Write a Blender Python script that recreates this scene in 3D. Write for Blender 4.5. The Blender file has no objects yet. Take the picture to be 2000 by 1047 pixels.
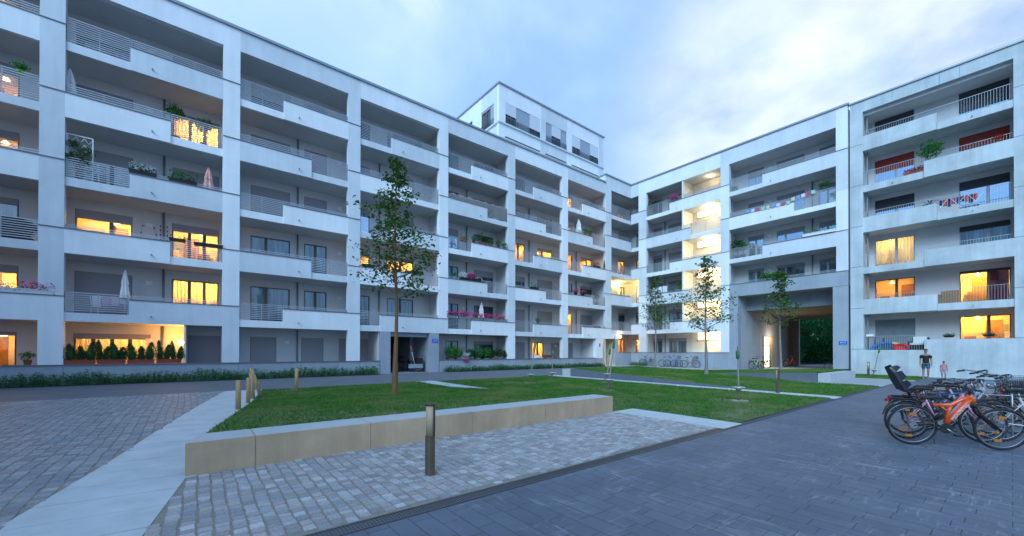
import bpy, bmesh, math, random
from mathutils import Vector, Matrix
import numpy as np
random.seed(7); R_ = math.radians; PI = math.pi
S = bpy.context.scene; COL = S.collection
# ------------------------------------------------------------------ camera
cd = bpy.data.cameras.new("camera"); cam = bpy.data.objects.new("camera", cd); COL.objects.link(cam)
cam.location = (0, 0, 1.6)
cam.rotation_euler = (R_(90.324), R_(-0.055), R_(51.1857 - 90))
cd.sensor_width = 36; cd.lens = 36 * 785.02 / 2000; cd.shift_y = 159.3 / 2000
cd.clip_start = .05; cd.clip_end = 900
S.camera = cam
S.view_settings.view_transform = 'Standard'; S.view_settings.look = 'None'
S.view_settings.exposure = 1.3; S.view_settings.gamma = 1
S.cycles.use_denoising = True
S.cycles.max_bounces = 6; S.cycles.diffuse_bounces = 3; S.cycles.glossy_bounces = 3
S.cycles.transparent_max_bounces = 16; S.cycles.sample_clamp_indirect = 4
S.cycles.use_light_tree = True
# ------------------------------------------------------------------ world: dusk sky with cloud sheets
W = bpy.data.worlds.new("World"); S.world = W; W.use_nodes = True
nt = W.node_tree; nt.nodes.clear(); N = nt.nodes.new; Lk = nt.links.new
out = N('ShaderNodeOutputWorld'); bg = N('ShaderNodeBackground'); bg.inputs[1].default_value = 1.0
SUN_EL, SUN_ROT = R_(24), R_(196)
sky = N('ShaderNodeTexSky'); sky.sky_type = 'NISHITA'; sky.sun_disc = False
sky.sun_elevation = SUN_EL; sky.sun_rotation = SUN_ROT; sky.air_density = 1.4; sky.dust_density = 1.5; sky.ozone_density = 3
skm = N('ShaderNodeMix'); skm.data_type = 'RGBA'; skm.blend_type = 'MULTIPLY'; skm.inputs[0].default_value = 1
skm.inputs[7].default_value = (.05, .055, .07, 1); Lk(sky.outputs[0], skm.inputs[6])
tc = N('ShaderNodeTexCoord')
sep = N('ShaderNodeSeparateXYZ'); Lk(tc.outputs['Generated'], sep.inputs[0])
# project direction on a cloud plane
addz = N('ShaderNodeMath'); addz.operation = 'ADD'; addz.inputs[1].default_value = .22; Lk(sep.outputs[2], addz.inputs[0])
mx = N('ShaderNodeMath'); mx.operation = 'MAXIMUM'; mx.inputs[1].default_value = .08; Lk(addz.outputs[0], mx.inputs[0])
dv = N('ShaderNodeVectorMath'); dv.operation = 'DIVIDE'; cmb = N('ShaderNodeCombineXYZ')
for i in range(3): Lk(mx.outputs[0], cmb.inputs[i])
Lk(tc.outputs['Generated'], dv.inputs[0]); Lk(cmb.outputs[0], dv.inputs[1])
mp = N('ShaderNodeMapping'); mp.inputs['Location'].default_value = (3.1, 1.2, 0); mp.inputs['Scale'].default_value = (.75, 1.0, .8)
Lk(dv.outputs[0], mp.inputs[0])
n1 = N('ShaderNodeTexNoise'); n1.inputs['Scale'].default_value = 1.25; n1.inputs['Detail'].default_value = 7; n1.inputs['Roughness'].default_value = .5
n1.inputs['Distortion'].default_value = .5
Lk(mp.outputs[0], n1.inputs[0])
r1 = N('ShaderNodeValToRGB'); e = r1.color_ramp.elements
e[0].position = .34; e[0].color = (.27, .43, .68, 1); e[1].position = .70; e[1].color = (.86, .98, 1.06, 1)
k = e.new(.47); k.color = (.34, .55, .84, 1); k = e.new(.59); k.color = (.50, .71, .95, 1)
Lk(n1.outputs[0], r1.inputs[0])
# brighter, whiter area of cloud low in the direction of the afterglow (between the wings, to the right)
dot = N('ShaderNodeVectorMath'); dot.operation = 'DOT_PRODUCT'
gd = Vector((.88, .18, .44)).normalized(); dot.inputs[1].default_value = gd
nrm = N('ShaderNodeVectorMath'); nrm.operation = 'NORMALIZE'; Lk(tc.outputs['Generated'], nrm.inputs[0]); Lk(nrm.outputs[0], dot.inputs[0])
mr = N('ShaderNodeMapRange'); mr.inputs[1].default_value = .90; mr.inputs[2].default_value = 1.0; mr.interpolation_type = 'SMOOTHSTEP'
Lk(dot.outputs['Value'], mr.inputs[0])
n2 = N('ShaderNodeTexNoise'); n2.inputs['Scale'].default_value = 2.0; n2.inputs['Detail'].default_value = 6; Lk(dv.outputs[0], n2.inputs[0])
mr2 = N('ShaderNodeMapRange'); mr2.inputs[1].default_value = .30; mr2.inputs[2].default_value = .52; Lk(n2.outputs[0], mr2.inputs[0])
mm = N('ShaderNodeMath'); mm.operation = 'MULTIPLY'; Lk(mr.outputs[0], mm.inputs[0]); Lk(mr2.outputs[0], mm.inputs[1])
glow = N('ShaderNodeMix'); glow.data_type = 'RGBA'; Lk(mm.outputs[0], glow.inputs[0]); Lk(r1.outputs[0], glow.inputs[6]); glow.inputs[7].default_value = (.94, 1.0, 1.03, 1)
fin = N('ShaderNodeMix'); fin.data_type = 'RGBA'; fin.blend_type = 'ADD'; fin.inputs[0].default_value = 1
Lk(glow.outputs[2], fin.inputs[6]); Lk(skm.outputs[2], fin.inputs[7])
sc_ = N('ShaderNodeVectorMath'); sc_.operation = 'SCALE'; sc_.inputs['Scale'].default_value = .405; Lk(fin.outputs[2], sc_.inputs[0])

# dusk: the half of the sky behind the camera, away from the afterglow, is dimmer and bluer
d2 = N('ShaderNodeVectorMath'); d2.operation = 'DOT_PRODUCT'; d2.inputs[1].default_value = (.627, .779, 0); Lk(nrm.outputs[0], d2.inputs[0])
m4 = N('ShaderNodeMapRange'); m4.inputs[1].default_value = .45; m4.inputs[2].default_value = -.35; m4.interpolation_type = 'SMOOTHSTEP'; Lk(d2.outputs['Value'], m4.inputs[0])
dk = N('ShaderNodeMix'); dk.data_type = 'RGBA'; dk.blend_type = 'MULTIPLY'; Lk(m4.outputs[0], dk.inputs[0]); Lk(sc_.outputs[0], dk.inputs[6]); dk.inputs[7].default_value = (.52, .70, .92, 1)
Lk(dk.outputs[2], bg.inputs[0]); Lk(bg.outputs[0], out.inputs[0])
# soft overcast key from behind the camera, high
sl = bpy.data.lights.new("sun", 'SUN'); sl.energy = 1.5; sl.angle = R_(38); sl.color = (.56, .80, 1.0)
so = bpy.data.objects.new("sun", sl); COL.objects.link(so)
sd = Vector((.74, .36, -.58)).normalized()   # travel direction of light
so.rotation_euler = sd.to_track_quat('-Z', 'Y').to_euler(); so.location = (-20, -20, 40)

# ------------------------------------------------------------------ material helpers
MATS = {}
def nodes_of(m):
    m.use_nodes = True; t = m.node_tree; return t, t.nodes['Principled BSDF']
def mat(name, col, rough=.7, var=.12, scale=3.0, bump=0, bscale=60, metal=0, spec=.4, detail=6, coat=0, stretch=(1, 1, 1), col2=None):
    if name in MATS: return MATS[name]
    m = bpy.data.materials.new(name); t, b = nodes_of(m)
    b.inputs['Roughness'].default_value = rough; b.inputs['Metallic'].default_value = metal
    b.inputs['Specular IOR Level'].default_value = spec; b.inputs['Coat Weight'].default_value = coat
    co = t.nodes.new('ShaderNodeTexCoord'); mpn = t.nodes.new('ShaderNodeMapping'); mpn.inputs['Scale'].default_value = stretch
    t.links.new(co.outputs['Object'], mpn.inputs[0])
    if var > 0 or col2:
        n = t.nodes.new('ShaderNodeTexNoise'); n.inputs['Scale'].default_value = scale; n.inputs['Detail'].default_value = detail
        n.inputs['Roughness'].default_value = .6
        t.links.new(mpn.outputs[0], n.inputs[0])
        r = t.nodes.new('ShaderNodeValToRGB'); r.color_ramp.elements[0].position = .3; r.color_ramp.elements[1].position = .7
        c2 = col2 or tuple(min(1, c * (1 + var)) for c in col)
        c1 = col if col2 else tuple(c * (1 - var) for c in col)
        r.color_ramp.elements[0].color = (*c1, 1); r.color_ramp.elements[1].color = (*c2, 1)
        t.links.new(n.outputs[0], r.inputs[0]); t.links.new(r.outputs[0], b.inputs['Base Color'])
    else: b.inputs['Base Color'].default_value = (*col, 1)
    if bump:
        n = t.nodes.new('ShaderNodeTexNoise'); n.inputs['Scale'].default_value = bscale; n.inputs['Detail'].default_value = 4
        t.links.new(mpn.outputs[0], n.inputs[0])
        bm_ = t.nodes.new('ShaderNodeBump'); bm_.inputs['Strength'].default_value = bump; bm_.inputs['Distance'].default_value = .01
        t.links.new(n.outputs[0], bm_.inputs['Height']); t.links.new(bm_.outputs[0], b.inputs['Normal'])
    MATS[name] = m; return m
def emis(name, col, st):
    if name in MATS: return MATS[name]
    m = bpy.data.materials.new(name); t, b = nodes_of(m)
    b.inputs['Base Color'].default_value = (*col, 1); b.inputs['Emission Color'].default_value = (*col, 1); b.inputs['Emission Strength'].default_value = st
    MATS[name] = m; return m
def wallmat(name, col, streak=.08, mott=.05, panel=None):
    """rendered wall: fine grain, broad mottling, faint vertical weather streaks"""
    m = bpy.data.materials.new(name); t, b = nodes_of(m); b.inputs['Roughness'].default_value = .85; b.inputs['Specular IOR Level'].default_value = .2
    co = t.nodes.new('ShaderNodeTexCoord')
    def noise(sc, st, det=6):
        mp_ = t.nodes.new('ShaderNodeMapping'); mp_.inputs['Scale'].default_value = st; t.links.new(co.outputs['Object'], mp_.inputs[0])
        n = t.nodes.new('ShaderNodeTexNoise'); n.inputs['Scale'].default_value = sc; n.inputs['Detail'].default_value = det; n.inputs['Roughness'].default_value = .65
        t.links.new(mp_.outputs[0], n.inputs[0]); return n.outputs[0]
    def rng(o, a, lo, hi):
        r = t.nodes.new('ShaderNodeMapRange'); r.inputs[1].default_value = .3; r.inputs[2].default_value = .7; r.inputs[3].default_value = lo; r.inputs[4].default_value = hi
        t.links.new(o, r.inputs[0]); return r.outputs[0]
    a = rng(noise(.55, (1, 1, 1)), 0, 1 - mott * 1.6, 1 + mott)
    s = rng(noise(1.6, (1.6, 1.6, .12), 5), 0, 1 - streak, 1)
    g = rng(noise(70, (1, 1, 1), 3), 0, .965, 1.03)
    m1 = t.nodes.new('ShaderNodeMath'); m1.operation = 'MULTIPLY'; t.links.new(a, m1.inputs[0]); t.links.new(s, m1.inputs[1])
    m2 = t.nodes.new('ShaderNodeMath'); m2.operation = 'MULTIPLY'; t.links.new(m1.outputs[0], m2.inputs[0]); t.links.new(g, m2.inputs[1])
    v = t.nodes.new('ShaderNodeVectorMath'); v.operation = 'SCALE'; v.inputs[0].default_value = col; t.links.new(m2.outputs[0], v.inputs['Scale'])
    t.links.new(v.outputs[0], b.inputs['Base Color'])
    bm_ = t.nodes.new('ShaderNodeBump'); bm_.inputs['Strength'].default_value = .25; bm_.inputs['Distance'].default_value = .006
    t.links.new(noise(90, (1, 1, 1), 3), bm_.inputs['Height']); t.links.new(bm_.outputs[0], b.inputs['Normal'])
    MATS[name] = m; return m
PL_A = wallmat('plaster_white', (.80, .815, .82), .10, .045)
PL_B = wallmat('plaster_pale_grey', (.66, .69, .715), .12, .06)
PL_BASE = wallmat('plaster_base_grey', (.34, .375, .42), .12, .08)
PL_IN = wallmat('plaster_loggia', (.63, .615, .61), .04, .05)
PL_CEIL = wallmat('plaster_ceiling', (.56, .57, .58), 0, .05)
CONC = wallmat('exposed_concrete', (.55, .60, .61), .22, .13)
CONC_D = wallmat('dark_concrete', (.30, .28, .27), .1, .08)
BROWN = wallmat('passage_brown', (.26, .19, .12), .05, .1)
CAPM = mat('sheet_metal_cap', (.16, .165, .18), .5, .05, metal=.3)
COPE = mat('zinc_coping', (.30, .34, .38), .45, .08, 2, metal=.4)
RAILM = mat('galvanised_rail', (.42, .44, .46), .45, .08, 5, metal=.5)
PIPE = mat('downpipe_metal', (.22, .24, .25), .5, .05, metal=.4)
FRD = mat('window_frame_dark', (.10, .09, .085), .5, .05)
FRL = mat('window_frame_grey', (.36, .38, .40), .45, .05)
GREYP = mat('grey_panel', (.30, .34, .40), .5, .05)
WHITEM = mat('white_paint', (.75, .75, .76), .5, .04)
BLACKM = mat('black_plastic', (.02, .02, .022), .45, .1)
def slat_mat(name, col, pitch=.055):
    m = bpy.data.materials.new(name); t, b = nodes_of(m); b.inputs['Roughness'].default_value = .55
    co = t.nodes.new('ShaderNodeTexCoord'); sp = t.nodes.new('ShaderNodeSeparateXYZ'); t.links.new(co.outputs['Object'], sp.inputs[0])
    a = t.nodes.new('ShaderNodeMath'); a.operation = 'MULTIPLY'; a.inputs[1].default_value = 1 / pitch; t.links.new(sp.outputs[2], a.inputs[0])
    f = t.nodes.new('ShaderNodeMath'); f.operation = 'FRACT'; t.links.new(a.outputs[0], f.inputs[0])
    r = t.nodes.new('ShaderNodeValToRGB'); r.color_ramp.elements[0].position = .0; r.color_ramp.elements[1].position = .16
    r.color_ramp.elements[0].color = (*[c * .45 for c in col], 1); r.color_ramp.elements[1].color = (*col, 1)
    t.links.new(f.outputs[0], r.inputs[0]); t.links.new(r.outputs[0], b.inputs['Base Color'])
    MATS[name] = m; return m
SHUT = slat_mat('roller_shutter', (.30, .285, .30))
SHUTW = slat_mat('roller_shutter_light', (.62, .62, .66))
def glassmat(name, base, gloss, rough=.03):
    m = bpy.data.materials.new(name); t, b = nodes_of(m)
    b.inputs['Base Color'].default_value = (*base, 1); b.inputs['Roughness'].default_value = .25; b.inputs['Specular IOR Level'].default_value = .3
    co = t.nodes.new('ShaderNodeTexCoord'); mp_ = t.nodes.new('ShaderNodeMapping'); mp_.inputs['Scale'].default_value = (5, 5, .35); t.links.new(co.outputs['Object'], mp_.inputs[0])
    n = t.nodes.new('ShaderNodeTexNoise'); n.inputs['Scale'].default_value = 1.3; n.inputs['Detail'].default_value = 3; t.links.new(mp_.outputs[0], n.inputs[0])
    r = t.nodes.new('ShaderNodeValToRGB'); r.color_ramp.elements[0].position = .35; r.color_ramp.elements[1].position = .75
    r.color_ramp.elements[0].color = (*[c * .35 for c in base], 1); r.color_ramp.elements[1].color = (*[c * 1.9 for c in base], 1)
    t.links.new(n.outputs[0], r.inputs[0]); t.links.new(r.outputs[0], b.inputs['Base Color'])
    g = t.nodes.new('ShaderNodeBsdfGlossy'); g.inputs['Roughness'].default_value = rough; g.inputs['Color'].default_value = (.85, .95, 1, 1)
    mix = t.nodes.new('ShaderNodeMixShader'); mix.inputs[0].default_value = gloss
    t.links.new(b.outputs[0], mix.inputs[1]); t.links.new(g.outputs[0], mix.inputs[2]); t.links.new(mix.outputs[0], t.nodes['Material Output'].inputs[0])
    MATS[name] = m; return m
GL_DARK = glassmat('dark_window_glass', (.035, .055, .06), .07)
GL_SKY = glassmat('sky_reflecting_glass', (.05, .06, .07), .85, .02)
GL_TEAL = glassmat('curtained_window_glass', (.10, .16, .18), .12)
def clearglass():
    m = bpy.data.materials.new('clear_glass'); t, b = nodes_of(m)
    tr = t.nodes.new('ShaderNodeBsdfTransparent'); tr.inputs[0].default_value = (.93, .93, .92, 1)
    g = t.nodes.new('ShaderNodeBsdfGlossy'); g.inputs['Roughness'].default_value = .02
    mix = t.nodes.new('ShaderNodeMixShader'); mix.inputs[0].default_value = .05
    t.links.new(tr.outputs[0], mix.inputs[1]); t.links.new(g.outputs[0], mix.inputs[2]); t.links.new(mix.outputs[0], t.nodes['Material Output'].inputs[0]); return m
GL_CLEAR = clearglass()
def curtainmat():
    m = bpy.data.materials.new('sheer_curtain'); t, b = nodes_of(m)
    tl = t.nodes.new('ShaderNodeBsdfTranslucent'); tl.inputs[0].default_value = (.95, .88, .65, 1)
    tr = t.nodes.new('ShaderNodeBsdfTransparent'); d = t.nodes.new('ShaderNodeBsdfDiffuse'); d.inputs[0].default_value = (.6, .55, .45, 1)
    m1 = t.nodes.new('ShaderNodeMixShader'); m1.inputs[0].default_value = .3; t.links.new(tl.outputs[0], m1.inputs[1]); t.links.new(d.outputs[0], m1.inputs[2])
    m2 = t.nodes.new('ShaderNodeMixShader'); m2.inputs[0].default_value = .3; t.links.new(m1.outputs[0], m2.inputs[1]); t.links.new(tr.outputs[0], m2.inputs[2])
    t.links.new(m2.outputs[0], t.nodes['Material Output'].inputs[0]); return m
CURT = curtainmat()
ROOMW = mat('room_wall', (.78, .70, .55), .8, .06, 1.2)
ROOMD = mat('room_wood', (.30, .17, .07), .6, .2, 3)
FROST = emis('frosted_lit_glass', (1.0, .86, .55), 2.6)
def leafmat(name, c1, c2, tr=.3):
    m = bpy.data.materials.new(name); t, b = nodes_of(m)
    oi = t.nodes.new('ShaderNodeTexCoord'); n = t.nodes.new('ShaderNodeTexNoise'); n.inputs['Scale'].default_value = 5.5; n.inputs['Detail'].default_value = 3
    t.links.new(oi.outputs['Object'], n.inputs[0]); r = t.nodes.new('ShaderNodeValToRGB'); r.color_ramp.elements[0].position = .35; r.color_ramp.elements[1].position = .66
    r.color_ramp.elements[0].color = (*c1, 1); r.color_ramp.elements[1].color = (*c2, 1)
    t.links.new(n.outputs[0], r.inputs[0]); t.links.new(r.outputs[0], b.inputs['Base Color']); b.inputs['Roughness'].default_value = .6; b.inputs['Specular IOR Level'].default_value = .25
    tl = t.nodes.new('ShaderNodeBsdfTranslucent'); t.links.new(r.outputs[0], tl.inputs[0]); mix = t.nodes.new('ShaderNodeMixShader'); mix.inputs[0].default_value = tr
    t.links.new(b.outputs[0], mix.inputs[1]); t.links.new(tl.outputs[0], mix.inputs[2]); t.links.new(mix.outputs[0], t.nodes['Material Output'].inputs[0])
    MATS[name] = m; return m
LEAF = leafmat('tree_leaf', (.03, .10, .02), (.11, .22, .05))
LEAFB = leafmat('shrub_leaf', (.03, .16, .03), (.10, .36, .07))
LEAFD = leafmat('conifer_leaf', (.015, .06, .02), (.04, .12, .035), .1)
LEAFW = leafmat('woodland_leaf', (.045, .21, .07), (.12, .44, .16))
GRASS = None
def grassmat():
    m = leafmat('grass_blade', (.028, .125, .015), (.09, .24, .03), .2); t = m.node_tree; co = t.nodes.new('ShaderNodeTexCoord')
    n = t.nodes.new('ShaderNodeTexNoise'); n.inputs['Scale'].default_value = .55; n.inputs['Detail'].default_value = 6; n.inputs['Roughness'].default_value = .7; t.links.new(co.outputs['Object'], n.inputs[0])
    r = t.nodes.new('ShaderNodeMapRange'); r.inputs[1].default_value = .47; r.inputs[2].default_value = .66; t.links.new(n.outputs[0], r.inputs[0])
    ramp = [x for x in t.nodes if x.type == 'VALTORGB'][0]; mx_ = t.nodes.new('ShaderNodeMix'); mx_.data_type = 'RGBA'; t.links.new(r.outputs[0], mx_.inputs[0]); t.links.new(ramp.outputs[0], mx_.inputs[6]); mx_.inputs[7].default_value = (.19, .23, .07, 1)
    for x in t.nodes:
        if x.type == 'BSDF_PRINCIPLED': t.links.new(mx_.outputs[2], x.inputs['Base Color'])
        if x.type == 'BSDF_TRANSLUCENT': t.links.new(mx_.outputs[2], x.inputs[0])
    return m
GRASS = grassmat()
0 and leafmat('grass_blade', (.008, .085, .018), (.030, .16, .032), .2)
BARK = mat('young_bark', (.19, .105, .045), .85, .3, 6, .6, 30, stretch=(4, 4, .6))
BARKG = mat('grey_bark', (.22, .20, .18), .85, .25, 6, .5, 30, stretch=(4, 4, .6))
TERRA = mat('terracotta', (.32, .10, .05), .8, .15)
TERRO = mat('orange_terracotta', (.48, .19, .08), .8, .15)
BOXG = mat('grey_planter', (.26, .27, .28), .6, .1)
PINK = mat('pink_petals', (.85, .10, .36), .6, .2, 20)
MAGE = mat('magenta_petals', (.75, .01, .30), .6, .2, 20)
WHIT = mat('white_petals', (.80, .80, .78), .6, .05)
CLOTH = mat('white_canvas', (.72, .72, .70), .8, .06, 8)

# ------------------------------------------------------------------ mesh builder
FW = lambda a, b, c: (a, b, c)
FL = lambda s, d, z: (s, 25 + d, z)            # left wing:  s = X, d = depth behind facade
FR = lambda s, d, z: (36.15 + d, s, z)         # right wing: s = Y
FLIP = {FR}
class MB:
    def __init__(s, F=FW): s.v = []; s.f = []; s.m = []; s.F = F; s.fl = F in FLIP; s.sm = []
    def face(s, pts, m=0, smooth=False):
        n = len(s.v); s.v += [s.F(*p) for p in pts]; f = list(range(n, n + len(pts)))
        s.f.append(f[::-1] if s.fl else f); s.m.append(m); s.sm.append(smooth)
    def box(s, a0, a1, b0, b1, c0, c1, m=0):
        if a0 > a1: a0, a1 = a1, a0
        if b0 > b1: b0, b1 = b1, b0
        n = len(s.v)
        s.v += [s.F(*p) for p in ((a0, b0, c0), (a1, b0, c0), (a1, b1, c0), (a0, b1, c0), (a0, b0, c1), (a1, b0, c1), (a1, b1, c1), (a0, b1, c1))]
        for q in ((0, 3, 2, 1), (4, 5, 6, 7), (0, 1, 5, 4), (1, 2, 6, 5), (2, 3, 7, 6), (3, 0, 4, 7)):
            q = [n + i for i in q]; s.f.append(q[::-1] if s.fl else q); s.m.append(m); s.sm.append(False)
    def tube(s, pts, rad, sides=6, m=0, cap=True, smooth=True):
        pts = [Vector(p) for p in pts]
        if not hasattr(rad, '__len__'): rad = [rad] * len(pts)
        rings = []
        prev = None
        for i, p in enumerate(pts):
            t = (pts[min(i + 1, len(pts) - 1)] - pts[max(i - 1, 0)])
            if t.length < 1e-9: t = Vector((0, 0, 1))
            t.normalize()
            u = t.cross(Vector((0, 0, 1)))
            if u.length < .05: u = t.cross(Vector((0, 1, 0)))
            u.normalize()
            if prev is not None and u.dot(prev) < 0: u = -u
            prev = u; w = t.cross(u); n = len(s.v)
            for k in range(sides):
                a = 2 * PI * k / sides; q = p + (u * math.cos(a) + w * math.sin(a)) * rad[i]; s.v.append(s.F(*q))
            rings.append(n)
        for a, b in zip(rings, rings[1:]):
            for k in range(sides):
                k2 = (k + 1) % sides; s.f.append([a + k, a + k2, b + k2, b + k]); s.m.append(m); s.sm.append(smooth)
        if cap:
            s.f.append([rings[0] + k for k in range(sides)][::-1]); s.m.append(m); s.sm.append(False)
            s.f.append([rings[-1] + k for k in range(sides)]); s.m.append(m); s.sm.append(False)
    def lathe(s, prof, c=(0, 0, 0), sides=12, m=0, smooth=True):
        s.tube_l = None; rings = []
        for r, z in prof:
            n = len(s.v)
            for k in range(sides):
                a = 2 * PI * k / sides; s.v.append(s.F(c[0] + r * math.cos(a), c[1] + r * math.sin(a), c[2] + z))
            rings.append(n)
        for a, b in zip(rings, rings[1:]):
            for k in range(sides):
                k2 = (k + 1) % sides; s.f.append([a + k, a + k2, b + k2, b + k]); s.m.append(m); s.sm.append(smooth)
        s.f.append([rings[0] + k for k in range(sides)][::-1]); s.m.append(m); s.sm.append(False)
        s.f.append([rings[-1] + k for k in range(sides)]); s.m.append(m); s.sm.append(False)
    def torus(s, c, R, r, axis='y', n=36, k=6, m=0):
        base = len(s.v)
        for i in range(n):
            a = 2 * PI * i / n
            for j in range(k):
                b = 2 * PI * j / k; q = R + r * math.cos(b); h = r * math.sin(b)
                s.v.append(s.F(c[0] + q * math.cos(a), c[1] + h, c[2] + q * math.sin(a)))
        for i in range(n):
            for j in range(k):
                i2 = (i + 1) % n; j2 = (j + 1) % k
                s.f.append([base + i * k + j, base + i2 * k + j, base + i2 * k + j2, base + i * k + j2]); s.m.append(m); s.sm.append(True)
    def leaves(s, n, pf, size, m=0, flat=.5, asp=.55):
        """n leaf-shaped faces at positions given by pf()"""
        for _ in range(n):
            p = Vector(pf()); a = random.uniform(0, 2 * PI); up = random.uniform(-flat, flat) if flat < 1 else random.uniform(-1, 1)
            d = Vector((math.cos(a), math.sin(a), up)).normalized(); w = d.cross(Vector((random.uniform(-.6, .6), random.uniform(-.6, .6), 1))).normalized()
            L_ = size * random.uniform(.6, 1.3); ww = L_ * asp
            mid = p + d * L_ * .5; dr = Vector((0, 0, -L_ * .12))
            s.face([p, mid + w * ww * .5, p + d * L_ + dr, mid - w * ww * .5], m)
    def build(s, name, mats, parent=None, loc=None, rotz=0):
        me = bpy.data.meshes.new(name); me.from_pydata(s.v, [], s.f)
        if not isinstance(mats, (list, tuple)): mats = [mats]
        for mt in mats: me.materials.append(mt)
        me.polygons.foreach_set('material_index', s.m); me.polygons.foreach_set('use_smooth', s.sm); me.update()
        o = bpy.data.objects.new(name, me); COL.objects.link(o)
        if loc is not None: o.location = loc; o.rotation_euler = (0, 0, rotz)
        if parent is not None:
            o.parent = parent
            if 'wx' in WO.get(parent.name, {}):      # world-space part of a building
                o.location = -Vector(WO[parent.name]['wx']); WO[o.name] = {'wx': Vector((0, 0, 0))}
        return o
WO = {}
def tag(o, label=None, cat=None, group=None, kind=None):
    if label: o['label'] = label
    if cat: o['category'] = cat
    if group: o['group'] = group
    if kind: o['kind'] = kind
    return o
def thing(name, label, cat, loc=(0, 0, 0), rotz=0, group=None, world=False):
    o = bpy.data.objects.new(name, None); COL.objects.link(o); o.empty_display_size = .2
    o.location = loc; o.rotation_euler = (0, 0, rotz)
    if world: WO[o.name] = {'wx': Vector(loc)}
    return tag(o, label, cat, group)
def struct(name, mb, m): o = mb.build(name, m); o['kind'] = 'structure'; return o
def children(o): return [c for c in list(o.children)]
def copy_tree(o, parent=None):
    c = o.copy(); COL.objects.link(c)
    if parent is not None: c.parent = parent
    for ch in children(o): copy_tree(ch, c)
    return c
def rail_text(body, size, m, parent, M, name='lettering', ext=.002):
    cu = bpy.data.curves.new(name, 'FONT'); cu.body = body; cu.size = size; cu.extrude = ext; cu.align_x = 'CENTER'; cu.align_y = 'CENTER'
    to = bpy.data.objects.new(name, cu); COL.objects.link(to)
    dg = bpy.context.evaluated_depsgraph_get(); me = bpy.data.meshes.new_from_object(to.evaluated_get(dg)); bpy.data.objects.remove(to)
    me.transform(M); me.materials.clear(); me.materials.append(m)
    o = bpy.data.objects.new(name, me); COL.objects.link(o); o.parent = parent
    if 'wx' in WO.get(parent.name, {}): o.location = -Vector(WO[parent.name]['wx']); WO[o.name] = {'wx': Vector((0, 0, 0))}
    return o
def zg(x, y): return .0085 * (y - 4) + .001 * x
def light(name, loc, power, col, rad=.08, parent=None):
    l = bpy.data.lights.new(name, 'POINT'); l.energy = power; l.color = col; l.shadow_soft_size = rad
    o = bpy.data.objects.new(name, l); COL.objects.link(o); o.location = loc; return o
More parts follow.
